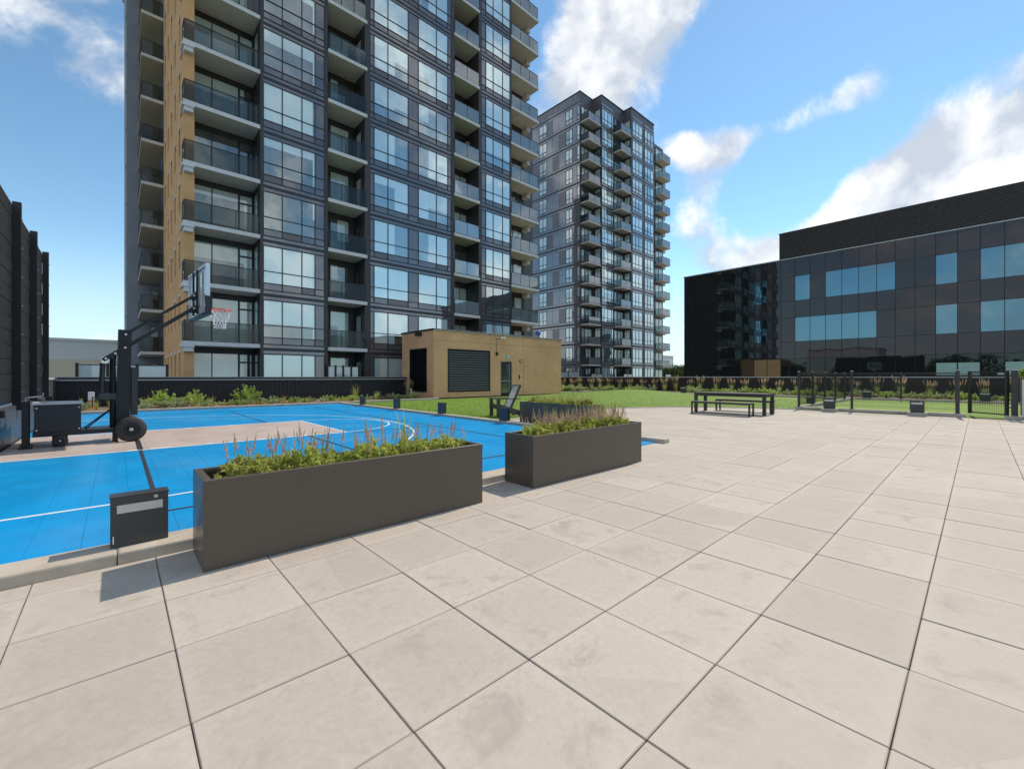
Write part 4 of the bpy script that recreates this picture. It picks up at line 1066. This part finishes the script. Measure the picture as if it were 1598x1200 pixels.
fixture(3.245, 4.265, .0855, 0, 'dark grey step light box on the kerb behind the gap between the two front planters')
for y, lab in ((9.15, 'grey step light box on the lawn kerb next to the lounge chair'), (12.35, 'grey step light box on the lawn kerb, first one beyond the chair'), (15.55, 'grey step light box on the lawn kerb, second one beyond the chair'), (18.75, 'grey step light box at the far end of the lawn kerb, smallest of the row')):
    fixture(8.19, y, .0855, R(90), lab)
for y, lab in ((3.86, 'step light box on a concrete pad at the dog run fence, nearer the corner post'), (1.42, 'step light box on a concrete pad at the dog run fence, nearer the gate')):
    p = thing('light_pad', 'small concrete pad under the ' + ('fence light nearer the corner post' if y > 3 else 'fence light nearer the gate'), 'pad', (20.0, y, 0)); box('pad_block', 19.82, 20.34, y - .24, y + .24, -.04, .125, 'kerb_concrete', p, .01); box('pad_footing', 19.84, 20.32, y - .22, y + .22, -.05, -.041, 'kerb_concrete', p)
    fixture(19.93, y, .126, R(-90), lab, .36, .14, .40)
for y, lab in ((5.65, 'dark step light box by the side fence of the dog run'),): fixture(25.3, y, .02, R(-90), lab, .36, .14, .42)
for y, lab in ((4.35, 'dark step light box on the far kerb behind the dog run'), (-.2, 'dark step light box on the far kerb seen through the gate'), (15.2, 'small dark step light box at the far end of the lawn by the plumed grasses')): fixture(31.62, y, .121, R(-90), lab, .40, .14, .46)
# ---------------------------------------------------------------- basketball hoop
def hoop():
    t = thing('basketball_hoop', 'black portable basketball hoop with clear backboard, orange rim and wheeled base', 'basketball hoop', (-.02, 12.15, ZT), R(4))
    P = lambda n, mb, m, sm=False: local(n, mb.mesh(m, sm, n), t)
    # base frame and ballast box
    mb = MB(); mb.box(-1.15, .12, -.36, .36, .235, .29); mb.box(-1.15, .05, -.33, .33, .205, .234); base = P('base_frame', mb, 'black_metal')
    mb = MB(); mb.box(-1.13, -.52, -.36, .36, .295, .80); bal = P('ballast_box', mb, 'cladding_black')
    mb = MB(); mb.box(-1.16, -.49, -.39, .39, .801, .835); local('lid', mb.mesh('cap_grey'), bal)
    for x in (-1.10, -.55):
        for z in (.33, .74):
            mb = MB(); mb.lathe([(0, -.368), (.014, -.368), (.014, -.36)], 8, 'Y', (x, 0, z)); local('bolt', mb.mesh('galvanised'), bal)
    for x, y in ((-1.24, -.25), (-1.24, .25)):
        mb = MB(); mb.box(x - .045, x + .045, y - .045, y + .045, .02, .86); mb.box(x - .09, x + .09, y - .07, y + .07, 0, .02); P('stabiliser_leg', mb, 'black_metal')
    mb = MB(); mb.tube([(-1.24, -.25, .86), (-1.24, -.25, .93), (-1.20, -.25, .94), (-1.02, -.25, .96), (-1.02, -.25, 1.02)], .012, 8); P('crank_handle', mb, 'galvanised')
    mb = MB(); mb.box(-.07, .01, -.30, -.22, .0, .25); P('stabiliser_leg', mb, 'black_metal')
    # wheels
    def wheel(x, y, r, w, n='wheel'):
        mb = MB(); mb.lathe([(r * .52, -w / 2), (r * .9, -w / 2), (r, -w * .28), (r, w * .28), (r * .9, w / 2), (r * .52, w / 2)], 28, 'Y'); o = local(n, mb.mesh('rubber', True), t, (x, y, r))
        mb = MB(); mb.lathe([(0, -w * .30), (r * .2, -w * .34), (r * .25, -w * .2), (r * .54, -w * .2), (r * .54, w * .2), (r * .25, w * .2), (0, w * .3)], 20, 'Y'); local('rim_disc', mb.mesh('black_metal'), o)
        mb = MB(); mb.lathe([(0, -w * .62), (r * .14, -w * .6), (r * .14, -w * .3)], 10, 'Y'); local('hub', mb.mesh('galvanised'), o)
    wheel(.20, -.42, .25, .11); wheel(.20, .42, .25, .11)
    mb = MB(); mb.bar((.20, -.45, .25), (.20, .45, .25), .035); P('axle', mb, 'black_metal')
    wheel(-.80, -.33, .11, .07, 'caster'); wheel(-.80, .33, .11, .07, 'caster')
    for y in (-.30, .30): mb = MB(); mb.box(-.87, -.73, y - .05, y + .05, .19, .2045); P('caster_fork', mb, 'black_metal')
    # mast: two plates, pad in front, ram behind
    mb = MB(); mb.bar((.10, 0, .25), (.14, 0, 2.30), .24, .20, (1, 0, 0)); mast = P('mast', mb, 'black_metal')
    mb = MB(); mb.box(.232, .33, -.14, .14, .52, 1.52); P('mast_pad', mb, 'charcoal_metal')
    mb = MB(); mb.tube([(-.05, -.02, .25), (-.05, -.02, 1.72)], .05, 10); mb.tube([(-.02, -.02, 1.7), (-.01, -.02, 1.86)], .024, 8); P('lift_ram', mb, 'black_metal')
    mb = MB(); mb.tube([(-.22, -.02, .98), (-.20, -.02, 1.60)], .045, 10); P('gas_spring', mb, 'charcoal_metal')
    mb = MB(); mb.box(-.26, .06, -.07, .07, .86, .98); mb.bar((-.24, -.02, .90), (-.36, -.02, .90), .025); mb.bar((-.35, -.02, .90), (-.35, -.02, .72), .02); P('crank_box', mb, 'fixture_grey')
    for y in (-.20, .20): mb = MB(); mb.tube([(-.48, y, .27), (-.03, y * .3, .70)], .012, 6); P('stay_rod', mb, 'black_metal')
    # parallel arms
    for y in (-.13, .13):
        mb = MB(); mb.bar((-.19, y, 1.665), (1.31, y * 1.4, 2.885), .05, .075); o = P('lower_arm', mb, 'black_metal')
        mb = MB(); mb.bar((.13, y, 2.20), (1.31, y * 1.4, 3.17), .04, .055); P('upper_arm', mb, 'black_metal')
        s = -1 if y < 0 else 1
        for (x, z) in ((-.16, 1.69), (-.02, 1.80), (.13, 1.925), (.14, 2.2), (1.29, 2.87), (1.29, 3.155)):
            mb = MB(); mb.lathe([(0, s * .05), (.022, s * .05), (.022, s * .02)], 8, 'Y', (x, y * (1.4 if x > 1 else 1), z)); local('bolt', mb.mesh('galvanised'), t)
    mb = MB(); mb.box(1.33, 1.37, -.22, -.17, 2.75, 3.75); mb.box(1.33, 1.37, .17, .22, 2.75, 3.75); mb.box(1.30, 1.37, -.16, .16, 2.80, 2.95); mb.box(1.30, 1.37, -.16, .16, 3.10, 3.24); P('board_bracket', mb, 'black_metal')
    # backboard
    Z0, Z1, W = 2.72, 3.79, .915
    mb = MB(); mb.box(1.405, 1.417, -W + .03, W - .03, Z0 + .03, Z1 - .03); bd = P('backboard', mb, 'clear_board')
    mb = MB(); mb.box(1.372, 1.45, -W, W, Z1 - .045, Z1); mb.box(1.372, 1.45, -W, W, Z0, Z0 + .045); mb.box(1.372, 1.45, -W, -W + .045, Z0 + .045, Z1 - .045); mb.box(1.372, 1.45, W - .045, W, Z0 + .045, Z1 - .045); local('board_frame', mb.mesh('white_metal'), bd)
    mb = MB(); d0, d1 = 1.398, 1.4045
    mb.box(d0, d1, -.30, .30, 3.30, 3.35); mb.box(d0, d1, -.30, -.25, 2.90, 3.30); mb.box(d0, d1, .25, .30, 2.90, 3.30)
    for s in (-1, 1): mb.box(d0, d1, s * .82 - .035, s * .82 + .035, Z0 + .05, Z1 - .05)
    mb.box(d0, d1, -.78, .78, Z1 - .11, Z1 - .05); local('board_marking', mb.mesh('line_white'), bd)
    mb = MB(); mb.box(d0 - .002, d1 - .002, -.25, .25, 2.90, 2.945); local('board_marking', mb.mesh('orange_rim'), bd)
    mb = MB(); mb.box(1.355, 1.475, -W - .02, W + .02, Z0 - .045, Z0 - .001); mb.box(1.355, 1.475, -W - .02, -W - .001, Z0 - .001, Z0 + .36); mb.box(1.355, 1.475, W + .001, W + .02, Z0 - .001, Z0 + .36); local('edge_padding', mb.mesh('cladding_black'), bd)
    # rim and net
    rc = Vector((1.45 + .152 + .2285, 0, 2.92)); rr = .2285
    ring = [rc + Vector((math.cos(a) * rr, math.sin(a) * rr, 0)) for a in [2 * math.pi * k / 36 for k in range(36)]]
    mb = MB(); mb.tube(ring, .011, 8, closed=True); mb.box(1.452, 1.47, -.09, .09, 2.86, 2.99); mb.bar((1.47, -.05, 2.915), (1.61, -.09, 2.915), .012, .03); mb.bar((1.47, .05, 2.915), (1.61, .09, 2.915), .012, .03); mb.box(1.47, 1.60, -.06, .06, 2.905, 2.912)
    lo = [p + Vector((0, 0, -.028)) for p in ring]; mb.tube(lo, .006, 6, closed=True); rim = P('rim', mb, 'orange_rim', True)
    mb = MB(); n = 12; lv = [(rr, 2.905), (.20, 2.80), (.165, 2.69), (.125, 2.60), (.115, 2.52), (.125, 2.47)]
    for k in range(n):
        for s in (-1, 1):
            pts = []
            for i, (q, z) in enumerate(lv):
                a = 2 * math.pi * (k + s * .5 * i) / n; pts.append(rc + Vector((math.cos(a) * q, math.sin(a) * q, z - 2.92)))
            mb.tube(pts, .0055, 4, cap=False)
    local('net', mb.mesh('net_white'), rim)
hoop()
# ---------------------------------------------------------------- lounge chair on the lawn
def lounge_chair():
    t = thing('lounge_chair', 'dark framed sling lounge chair with grey fabric standing on the lawn', 'chair', (9.55, 10.75, .016), R(160))
    # local: seat faces -X... built facing +X, turned by the empty
    P = lambda n, mb, m: local(n, mb.mesh(m, False, n), t)
    for y in (-.34, .34):
        mb = MB(); mb.box(.30, .40, y - .045, y + .045, 0, .58); P('front_leg', mb, 'charcoal_metal')
        mb = MB(); mb.bar((.34, y * .92, .36), (-.46, y * .92, .10), .05, .16); mb.bar((-.30, y * .92, .18), (-.50, y * .92, .02), .05, .12); P('side_rail', mb, 'charcoal_metal')
        mb = MB(); mb.box(-.42, .46, y - .07, y + .07, .58, .605); P('armrest', mb, 'charcoal_metal')
        mb = MB(); mb.bar((-.10, y * .82, .26), (-.46, y * .82, 1.04), .035, .07); P('back_rail', mb, 'charcoal_metal')
    mb = MB(); mb.bar((-.44, -.28, 1.02), (-.44, .28, 1.02), .04, .05); P('top_rail', mb, 'charcoal_metal')
    mb = MB(); mb.box(.33, .37, -.29, .29, .30, .42); P('front_rail', mb, 'charcoal_metal')
    mb = MB()
    for k in range(8):
        f = lambda q: Vector((.36 - .44 * q, 0, .425 - .15 * q - .03 * math.sin(math.pi * q)))
        a, b = f(k / 8), f((k + 1) / 8); mb.quad(a + Vector((0, -.285, 0)), b + Vector((0, -.285, 0)), b + Vector((0, .285, 0)), a + Vector((0, .285, 0)))
    P('seat_sling', mb, 'sling_grey')
    mb = MB(); a, b = Vector((-.095, 0, .275)), Vector((-.44, 0, 1.01)); o = Vector((.02, 0, .01))
    mb.quad(a + o + Vector((0, -.26, 0)), a + o + Vector((0, .26, 0)), b + o + Vector((0, .26, 0)), b + o + Vector((0, -.26, 0)))
    P('back_sling', mb, 'sling_grey')
lounge_chair()
# ---------------------------------------------------------------- picnic table and benches
def table_set():
    t = thing('picnic_table', 'long dark metal picnic table on the paving near the lawn', 'table', (16.67, 6.14, 0))
    x0, x1, y0, y1 = 16.20, 17.14, 4.90, 7.36
    for k in range(6):
        a = x0 + (x1 - x0) * k / 6; box('slat', a + .004, a + (x1 - x0) / 6 - .004, y0, y1, .715, .745, 'bench_slat', t, .003)
    box('apron', x0 + .02, x1 - .02, y0 + .02, y0 + .06, .62, .714, 'charcoal_metal', t); box('apron', x0 + .02, x1 - .02, y1 - .06, y1 - .02, .62, .714, 'charcoal_metal', t)
    box('apron', x0 + .02, x0 + .06, y0 + .061, y1 - .061, .62, .714, 'charcoal_metal', t); box('apron', x1 - .06, x1 - .02, y0 + .061, y1 - .061, .62, .714, 'charcoal_metal', t)
    for x in (x0 + .005, x1 - .105):
        for y in (y0 + .005, y1 - .105): box('leg', x, x + .10, y, y + .10, 0, .713, 'charcoal_metal', t, .003)
    for (a, b, lab) in ((15.38, 15.80, 'dark metal bench on the near side of the picnic table'), (17.52, 17.94, 'dark metal bench on the lawn side of the picnic table')):
        t = thing('bench', lab, 'bench', ((a + b) / 2, 6.1, 0)); c, d = 5.12, 7.10
        for k in range(4):
            q = a + (b - a) * k / 4; box('slat', q + .003, q + (b - a) / 4 - .003, c, d, .425, .45, 'bench_slat', t, .003)
        box('seat_rail', a + .005, a + .035, c + .01, d - .01, .385, .424, 'charcoal_metal', t); box('seat_rail', b - .035, b - .005, c + .01, d - .01, .385, .424, 'charcoal_metal', t)
        for x in (a + .003, b - .053):
            for y in (c + .003, d - .053): box('leg', x, x + .05, y, y + .05, 0, .384 if False else .4235, 'charcoal_metal', t, .002)
table_set()
# ---------------------------------------------------------------- dog run: kerb, fence, gate
def dog_run():
    k = thing('fence_kerb', 'low concrete kerb under the wire fence of the dog run', 'kerb', (20.5, 2.6, 0))
    for a, b in split(.28, 5.10, 3): box('kerb_block', 20.35, 20.65, a, b, -.04, .12, 'kerb_concrete', k, .012)
    for a, b in split(20.66, 31.5, 6): box('kerb_block', a, b, 4.86, 5.10, -.04, .12, 'kerb_concrete', k, .012)
    box('kerb_block', 20.35, 20.65, -1.02, -.55, -.04, .12, 'kerb_concrete', k, .012)
    H = 1.52
    t = thing('wire_fence', 'black welded wire fence on posts enclosing the dog run', 'fence', (20.5, 4.98, .12))
    def panel(a, b, z0=.20, z1=1.46):
        a = Vector(a); b = Vector(b); L = (b - a).length; d = (b - a) / L; mb = MB(); n = int(L / .05)
        for i in range(n + 1): q = d * (L * i / n); mb.bar((q.x, q.y, z0), (q.x, q.y, z1), .0035)
        for z in (z0 + .05, .42, .62, .82, 1.02, 1.22): mb.bar((0, 0, z), tuple(d * L) if False else ((d * L).x, (d * L).y, z), .007)
        o = link(bpy.data.objects.new('wire_panel', mb.mesh('black_metal')), t, (a.x, a.y, 0)); tag(o, kind='stuff')
        mb = MB(); mb.bar((0, 0, z1), ((d * L).x, (d * L).y, z1), .035, .03); link(bpy.data.objects.new('top_rail', mb.mesh('charcoal_metal')), t, (a.x, a.y, 0))
    def post(x, y, w=.075, h=1.54):
        p = box('post', x - w / 2, x + w / 2, y - w / 2, y + w / 2, .121, h, 'charcoal_metal', t, .003); box('post_cap', x - w / 2 - .006, x + w / 2 + .006, y - w / 2 - .006, y + w / 2 + .006, h, h + .02, 'cap_grey', p)
        box('base_plate', x - .07, x + .07, y - .07, y + .07, .1205, .132, 'charcoal_metal', p)
    fy = [.48, 3.26, 4.98]
    for y in fy: post(20.5, y, .10 if y == .48 else .075)
    panel((20.5, .53), (20.5, 3.22)); panel((20.5, 3.30), (20.5, 4.94))
    fx = [20.5, 22.7, 24.9, 27.1, 29.3, 31.4]
    for x in fx[1:]: post(x, 4.98)
    for a, b in zip(fx, fx[1:]): panel((a + .05, 4.98), (b - .05, 4.98))
    by = [4.98, 2.9, .8, -1.3, -3.4, -5.5]
    for y in by[1:]: post(31.68, y)
    panel((31.45, 4.98), (31.62, 4.98))
    for a, b in zip(by, by[1:]): panel((31.68, a - .05), (31.68, b + .05))
    g = thing('gate_post', 'thick charcoal gate post beside the concrete wall', 'post', (20.5, -.75, .12)); box('shaft', 20.43, 20.57, -.82, -.68, .121, 1.53, 'charcoal_metal', g, .004); box('post_cap', 20.42, 20.58, -.83, -.67, 1.53, 1.55, 'cap_grey', g)
    a = Vector((20.52, -.64, 0)); e = Vector((21.32, .22, 0)); d = (e - a); L = d.length; ang = math.atan2(d.y, d.x)
    g = thing('gate', 'black wire gate standing ajar at the end of the dog run fence', 'gate', (a.x, a.y, .1), ang)
    for u in (0.03, L - .05): mb = MB(); mb.box(u, u + .07, -.035, .035, .0, 1.42); local('stile', mb.mesh('charcoal_metal'), g)
    for z in (.02, 1.37): mb = MB(); mb.box(.101, L - .051, -.02, .02, z, z + .04); local('rail', mb.mesh('charcoal_metal'), g)
    mb = MB(); n = 20
    for i in range(1, n): q = .10 + (L - .15) * i / n; mb.bar((q, 0, .06), (q, 0, 1.37), .005)
    for z in (.3, .5, .7, .9, 1.1): mb.bar((.1, 0, z), (L - .05, 0, z), .007)
    tag(local('wire_panel', mb.mesh('black_metal'), g), kind='stuff')
    mb = MB(); mb.box(.06, .34, -.026, -.0205, 1.30, 1.36); local('gate_plate', mb.mesh('white_metal'), g)
    mb = MB(); mb.box(-.02, .06, -.05, -.036, .25, .29); mb.box(-.02, .06, -.05, -.036, 1.1, 1.14); local('hinge', mb.mesh('galvanised'), g)
    w = thing('planter_wall', 'pale grey board-marked concrete planter wall at the right edge', 'wall', (20.4, -4, 0))
    for a, b in split(-8, -.90, 60)[::-1]: box('board_mark', 20.36, 20.60, a - .002, b + .002, 0, 1.25, 'pale_band', w)
    box('wall_soil', 20.605, 22.5, -8, -.95, .02, 1.15, 'soil', w)
    r = random.Random(4)
    for k, y in enumerate((-1.35, -2.3, -3.3)):
        plant('shrub', ('bright green shrub growing above the concrete wall at the right edge', 'second leafy shrub behind the concrete wall at the right edge', 'third leafy shrub behind the concrete wall, farthest right')[k], 'shrub', 'shrubs above the concrete wall', 21.1, y, 1.14, [('foliage', SHRUBM[k % 2])], r, .95)
dog_run()
# ---------------------------------------------------------------- planting beds
def beds():
    r = random.Random(17)
    # plumed grasses in front of the dark parapet
    y = 24.2
    k = 0
    while y > -7:
        plant('feather_grass', 'tan plumed feather grass, %s from the left along the dark parapet' % nth(k), 'grass', 'plumed grasses along the dark parapet', 34.9 + r.uniform(-.35, .35), y, .09, [('blades', PLUMEM[k % 3])], r, r.uniform(.85, 1.02)); k += 1
        y -= r.uniform(.95, 1.25)
    for x in (27.0, 28.3, 29.6, 30.9, 32.2, 33.4):
        plant('feather_grass', 'tan plumed feather grass beside the brick shed, %s outward from the shed' % nth(round((x - 27) / 1.28)), 'grass', 'plumed grasses along the dark parapet', x, 24.3 + r.uniform(-.2, .2), .09, [('blades', PLUMEM[k % 3])], r, r.uniform(.85, 1.0)); k += 1
    y = 16.0
    while y > -7:
        plant('bed_perennial', 'low grey-green perennial in the far bed behind the lawn', 'plant', 'low plants in the far bed', r.uniform(32.3, 33.9), y, .09, [('foliage', LOWM[r.randrange(3)])], r, r.uniform(1.0, 1.5)); y -= r.uniform(.35, .6)
    for _ in range(26):
        x, y = r.uniform(26.2, 34), 0
        y = r.uniform(max(interp(ytop, x) + .7, 19 if x > 31 else 0), 23.9)
        plant('bed_perennial', 'low grey-green perennial in the far bed behind the lawn', 'plant', 'low plants in the far bed', x, y, .09, [('foliage', LOWM[r.randrange(3)])], r, r.uniform(1.1, 1.7))
    # bed behind the court
    for x, y, s, lab in ((1.35, 22.6, .95, 'bright green leafy shrub behind the court, nearest the hoop'), (2.45, 22.9, .8, 'bright green leafy shrub behind the court, middle of three'), (4.35, 22.7, 1.05, 'bright green leafy shrub behind the court, largest and rightmost of three'), (.15, 23.4, .7, 'small leafy shrub behind the hoop mast')):
        plant('shrub', lab, 'shrub', 'shrubs behind the court', x, y, .09, [('foliage', SHRUBM[r.randrange(2)])], r, s)
    x = -1.3
    while x < 13.2:
        yy = r.uniform(21.75, 22.5)
        if r.random() < .62: plant('bed_perennial', 'low mixed perennial along the far kerb of the court', 'plant', 'low plants behind the court', x, yy, .09, [('foliage', LOWM[r.randrange(3)])], r, r.uniform(.7, 1.15))
        else: plant('bed_grass', 'arching pale grass tuft along the far kerb of the court', 'grass', 'grass tufts behind the court', x, yy, .09, [('blades', SPRAYM[r.randrange(2)])], r, r.uniform(.6, 1.0))
        x += r.uniform(.24, .46)
    for k in range(16): plant('yellow_flower', 'tiny yellow flower cluster at the far kerb of the court', 'flower', 'yellow flowers behind the court', r.uniform(2.0, 9.5), r.uniform(21.6, 21.9), .09, [('blossom', YELLOW)], r, 1)
    plant('bed_grass', 'tall feathery plant beside the brick shed corner', 'grass', None, 12.9, 23.2, .09, [('blades', PLUMEM[1])], r, .95)
    plant('bed_grass', 'tall tan grass spray towards the right of the court bed', 'grass', None, 9.4, 22.6, .09, [('blades', SPRAYM[0])], r, 1.5)
    m = thing('marker_post', 'small white and orange marker post in the bed by the left wall', 'post', (-.75, 23.5, .1)); box('orange_base', -.83, -.67, 23.45, 23.55, .05, .42, 'marker_orange', m, .006); box('white_cap', -.84, -.66, 23.44, 23.56, .421, .74, 'white_metal', m, .01)
    s = thing('marker_stake', 'thin white stake in the bed beside the brick shed', 'stake', (12.55, 22.3, .1)); box('shaft', 12.53, 12.57, 22.28, 22.32, .05, .62, 'white_metal', s); box('stake_cap', 12.52, 12.58, 22.27, 22.33, .62, .65, 'cap_grey', s)
YELLOW = mound_mesh(81, 60, .12, .16, .045, .03, ['flower_yellow', 'leaf_lime'])
beds()
# ---------------------------------------------------------------- frosted terrace screens
def frosted(label, axis, plane, us, z0, z1, fz=True):
    x, y = (us[0], plane) if axis == 'Y' else (plane, us[0])
    t = thing('terrace_screen', label, 'screen', (x, y, 0))
    for u in us:
        if axis == 'Y': box('post', u - .05, u + .05, plane - .05, plane + .05, -.05, z1 + .06, 'black_metal', t)
        else: box('post', plane - .05, plane + .05, u - .05, u + .05, -.05, z1 + .06, 'black_metal', t)
    for a, b in zip(us, us[1:]):
        if axis == 'Y':
            box('frosted_panel', a + .06, b - .06, plane - .01, plane + .01, z0, z1 - .04, 'frosted_glass', t); box('top_rail', a + .051, b - .051, plane - .02, plane + .02, z1 - .035, z1, 'black_metal', t)
        else:
            box('frosted_panel', plane - .01, plane + .01, a + .06, b - .06, z0, z1 - .04, 'frosted_glass', t); box('top_rail', plane - .02, plane + .02, a + .051, b - .051, z1 - .035, z1, 'black_metal', t)
terr = box('terrace', -9, 48.8, 25.4, 60, -12, -.05, 'podium_concrete'); tag(terr, kind='structure')
terr = box('terrace', 36.4, 48.8, -12, 25.3, -12, -.05, 'podium_concrete'); tag(terr, kind='structure')
terr = box('terrace', 48.9, 90, 24, 60, -12, -.05, 'podium_concrete'); tag(terr, kind='structure')
frosted('frosted glass terrace screen behind the back parapet, left of the brick tower wall', 'Y', 26.5, [x_on_y(p, 26.5) for p in (120, 168, 214, 261)], .2, 1.88)
frosted('four narrow frosted terrace panels at the foot of the dark tower', 'Y', 26.55, [x_on_y(p, 26.55) for p in (511, 523.5, 535.5, 548, 560)], .2, 1.98)
frosted('pair of pale frosted terrace panels at the foot of the distant tower', 'X', 50.2, [y_on_x(p, 50.2) for p in (905, 887, 868)], .2, 2.1)
frosted('low frosted terrace panels under the first balconies of the distant tower', 'Y', 38.2, [50.8, 52.1, 53.5], .2, 1.75)
frosted('small frosted terrace panel at the right foot of the distant tower', 'Y', 36.8, [70.0, 72.0], .2, 1.75)
frosted('low frosted terrace panels between the distant tower bays', 'Y', 36.8, [57.0, 58.2, 59.4], .2, 1.75)
# ---------------------------------------------------------------- things on the balconies
def patio_chair(x, y, z, rz, label):
    t = thing('patio_chair', label, 'chair', (x, y, z), rz, 'white chairs on the low tower balcony'); P = lambda n, mb, m: local(n, mb.mesh(m), t)
    for a in (-.22, .22):
        mb = MB(); mb.tube([(.24, a, 0), (.20, a, .42)], .014, 6); P('leg', mb, 'white_metal'); mb = MB(); mb.tube([(-.28, a, 0), (-.20, a, .42), (-.32, a, .92)], .014, 6); P('back_leg', mb, 'white_metal')
        mb = MB(); mb.tube([(.20, a, .42), (.22, a, .64), (-.24, a, .64)], .014, 6); P('armrest', mb, 'white_metal')
    mb = MB(); mb.box(-.22, .24, -.23, .23, .41, .43); P('seat', mb, 'white_metal'); mb = MB(); mb.bar((-.22, 0, .48), (-.32, 0, .92), .44, .02, (1, 0, 0)); P('backrest', mb, 'white_metal')
patio_chair(19.15, 27.25, 3.12, R(-60), 'pale patio chair on the lowest middle balcony of the near tower, left of the pair')
patio_chair(20.1, 27.35, 3.12, R(200), 'pale patio chair on the lowest middle balcony of the near tower, right of the pair')
r_ = random.Random(6)
fp = thing('flower_pot', 'pot of pink flowers at a balcony rail high on the near tower', 'flower pot', (20.05, 26.95, 18.12))
mb = MB(); mb.lathe([(0, 0), (.16, 0), (.22, .9), (.24, .9), (.24, .95), (.19, .95), (0, .9)], 14); local('pot', mb.mesh('charcoal_metal', True), fp)
local('blossoms', mound_mesh(91, 240, .42, .55, .11, .06, ['flower_pink', 'flower_white', 'lantern_pink'], .2), fp, (0, 0, .85))
ln = thing('paper_lantern', 'blue round lantern hanging at the outer corner of a low tower balcony', 'lantern', (27.8, 26.75, 5.0))
mb = MB(); mb.lathe([(.02, -.24), (.13, -.20), (.21, -.10), (.235, 0), (.21, .10), (.13, .20), (.02, .24)], 16); local('globe', mb.mesh('lantern_blue', True), ln, (0, 0, .25))
mb = MB(); mb.lathe([(.05, .0), (.07, .02), (.07, .06), (.02, .07)], 10); local('cap', mb.mesh('lantern_pink'), ln, (0, 0, .47)); mb = MB(); mb.tube([(0, 0, .53), (-.03, 0, .90)], .006, 5); local('cord', mb.mesh('black_metal'), ln)
# ---------------------------------------------------------------- far surroundings
def far_block(name, label, x0, x1, y0, y1, z, low, cut, wins, matl, matu):
    t = thing(name, label, 'building', ((x0 + x1) / 2, y0, -12)); box('wall', x0, x1, y0, y1, -12, cut, matl, t); box('upper_wall', x0, x1, y0 - .02, y1, cut + .001, z, matu, t); box('roof', x0 - .2, x1 + .2, y0 - .2, y1, z, z + .3, 'far_pale', t)
    for (a, b, c, d) in wins: box('window', a, b, y0 - .08, y0 - .022, c, d, 'glass_side', t)
far_block('warehouse', 'low beige and pale grey building far beyond the court, left of the tower', -9, 18, 78, 110, 5.9, 0, 3.5, [(-1.5 + 2.2 * k, -.2 + 2.2 * k, 3.0, 3.9) for k in range(6)], 'far_beige', 'far_pale')
far_block('distant_tower', 'pale distant tower seen between the dark tower and the office building', 168, 182, 92, 110, 10.2, 0, 2, [(169 + 3 * k, 171 + 3 * k, 4 + 3 * j, 5.8 + 3 * j) for k in range(4) for j in range(2)], 'far_pale', 'far_pale')
far_block('unseen_brick_block', 'warm brick apartment block added out of view for the office glass to reflect', -64, -50, 18, 34, 9.0, 0, 2, [(-63 + 2.6 * k, -61.5 + 2.6 * k, -4 + 3.2 * j, -2.3 + 3.2 * j) for k in range(5) for j in range(4)], 'tower_brick', 'far_pale')  # unseen block, added only to give the office glass a reflection
def tree_mesh(seed, H, n):
    r = random.Random(seed); tr = MB(); cr = MB(); pts = []
    tr.tube([(0, 0, 0), (.1, .05, H * .3), (0, .1, H * .55), (.1, 0, H * .82)], [.28, .22, .15, .05], 8)
    for k in range(22):
        a = r.uniform(0, 6.28); z = H * r.uniform(.22, .72); q = H * .32 * (1 - abs(z / H - .45)) * r.uniform(.6, 1.1); e = Vector((math.cos(a) * q, math.sin(a) * q, z + H * r.uniform(.08, .24)))
        tr.tube([(0, .05, z), e * .55 + Vector((0, 0, z * .43)), e], [.10, .06, .02], 5); pts.append((e, H * r.uniform(.09, .16)))
    pts.append((Vector((0, 0, H * .88)), H * .13))
    for k in range(n):
        c, s = pts[r.randrange(len(pts))]; v = rv(r) * s * r.random() ** .4; v.z *= .75; leaf(cr, c + v, rv(r), rv(r), H * .030, H * .018)
    return tr.mesh('bark', True), cr.mesh('leaf_tree')
TREES = [tree_mesh(s, 15, 5200) for s in (101, 102, 103)]
def tree(x, y, s, label, group, k, r):
    t = thing('tree', label, 'tree', (x, y, -12), r.uniform(0, 6.28), group); t.scale = (s * r.uniform(.9, 1.15), s, s); local('trunk', TREES[k % 3][0], t); local('crown', TREES[k % 3][1], t)
rt = random.Random(23)
for k in range(9):      # beyond the gap between the towers and the office building
    d = 118 + 8 * rt.random(); px = 1034 + 5.2 * k; v = ray(px, 588); tree(v.x * d, v.y * d, rt.uniform(1.05, 1.2), 'rounded green tree far off between the distant tower and the office building', 'trees beyond the far parapet', k, rt)
for k in range(3): v = ray(66 + 6 * k, 588); d = 70; tree(v.x * d, v.y * d, .9, 'small green tree far off behind the tall screen, left of the warehouse', 'trees beyond the tall screen', k, rt)
for k in range(16): tree(-46 - rt.uniform(0, 14), -38 + 5.2 * k, rt.uniform(.95, 1.3), 'street tree added out of view for the dark office glass to reflect', 'unseen trees added for the office glass', k, rt)  # unseen tree row, added to fill the reflection in the office glass
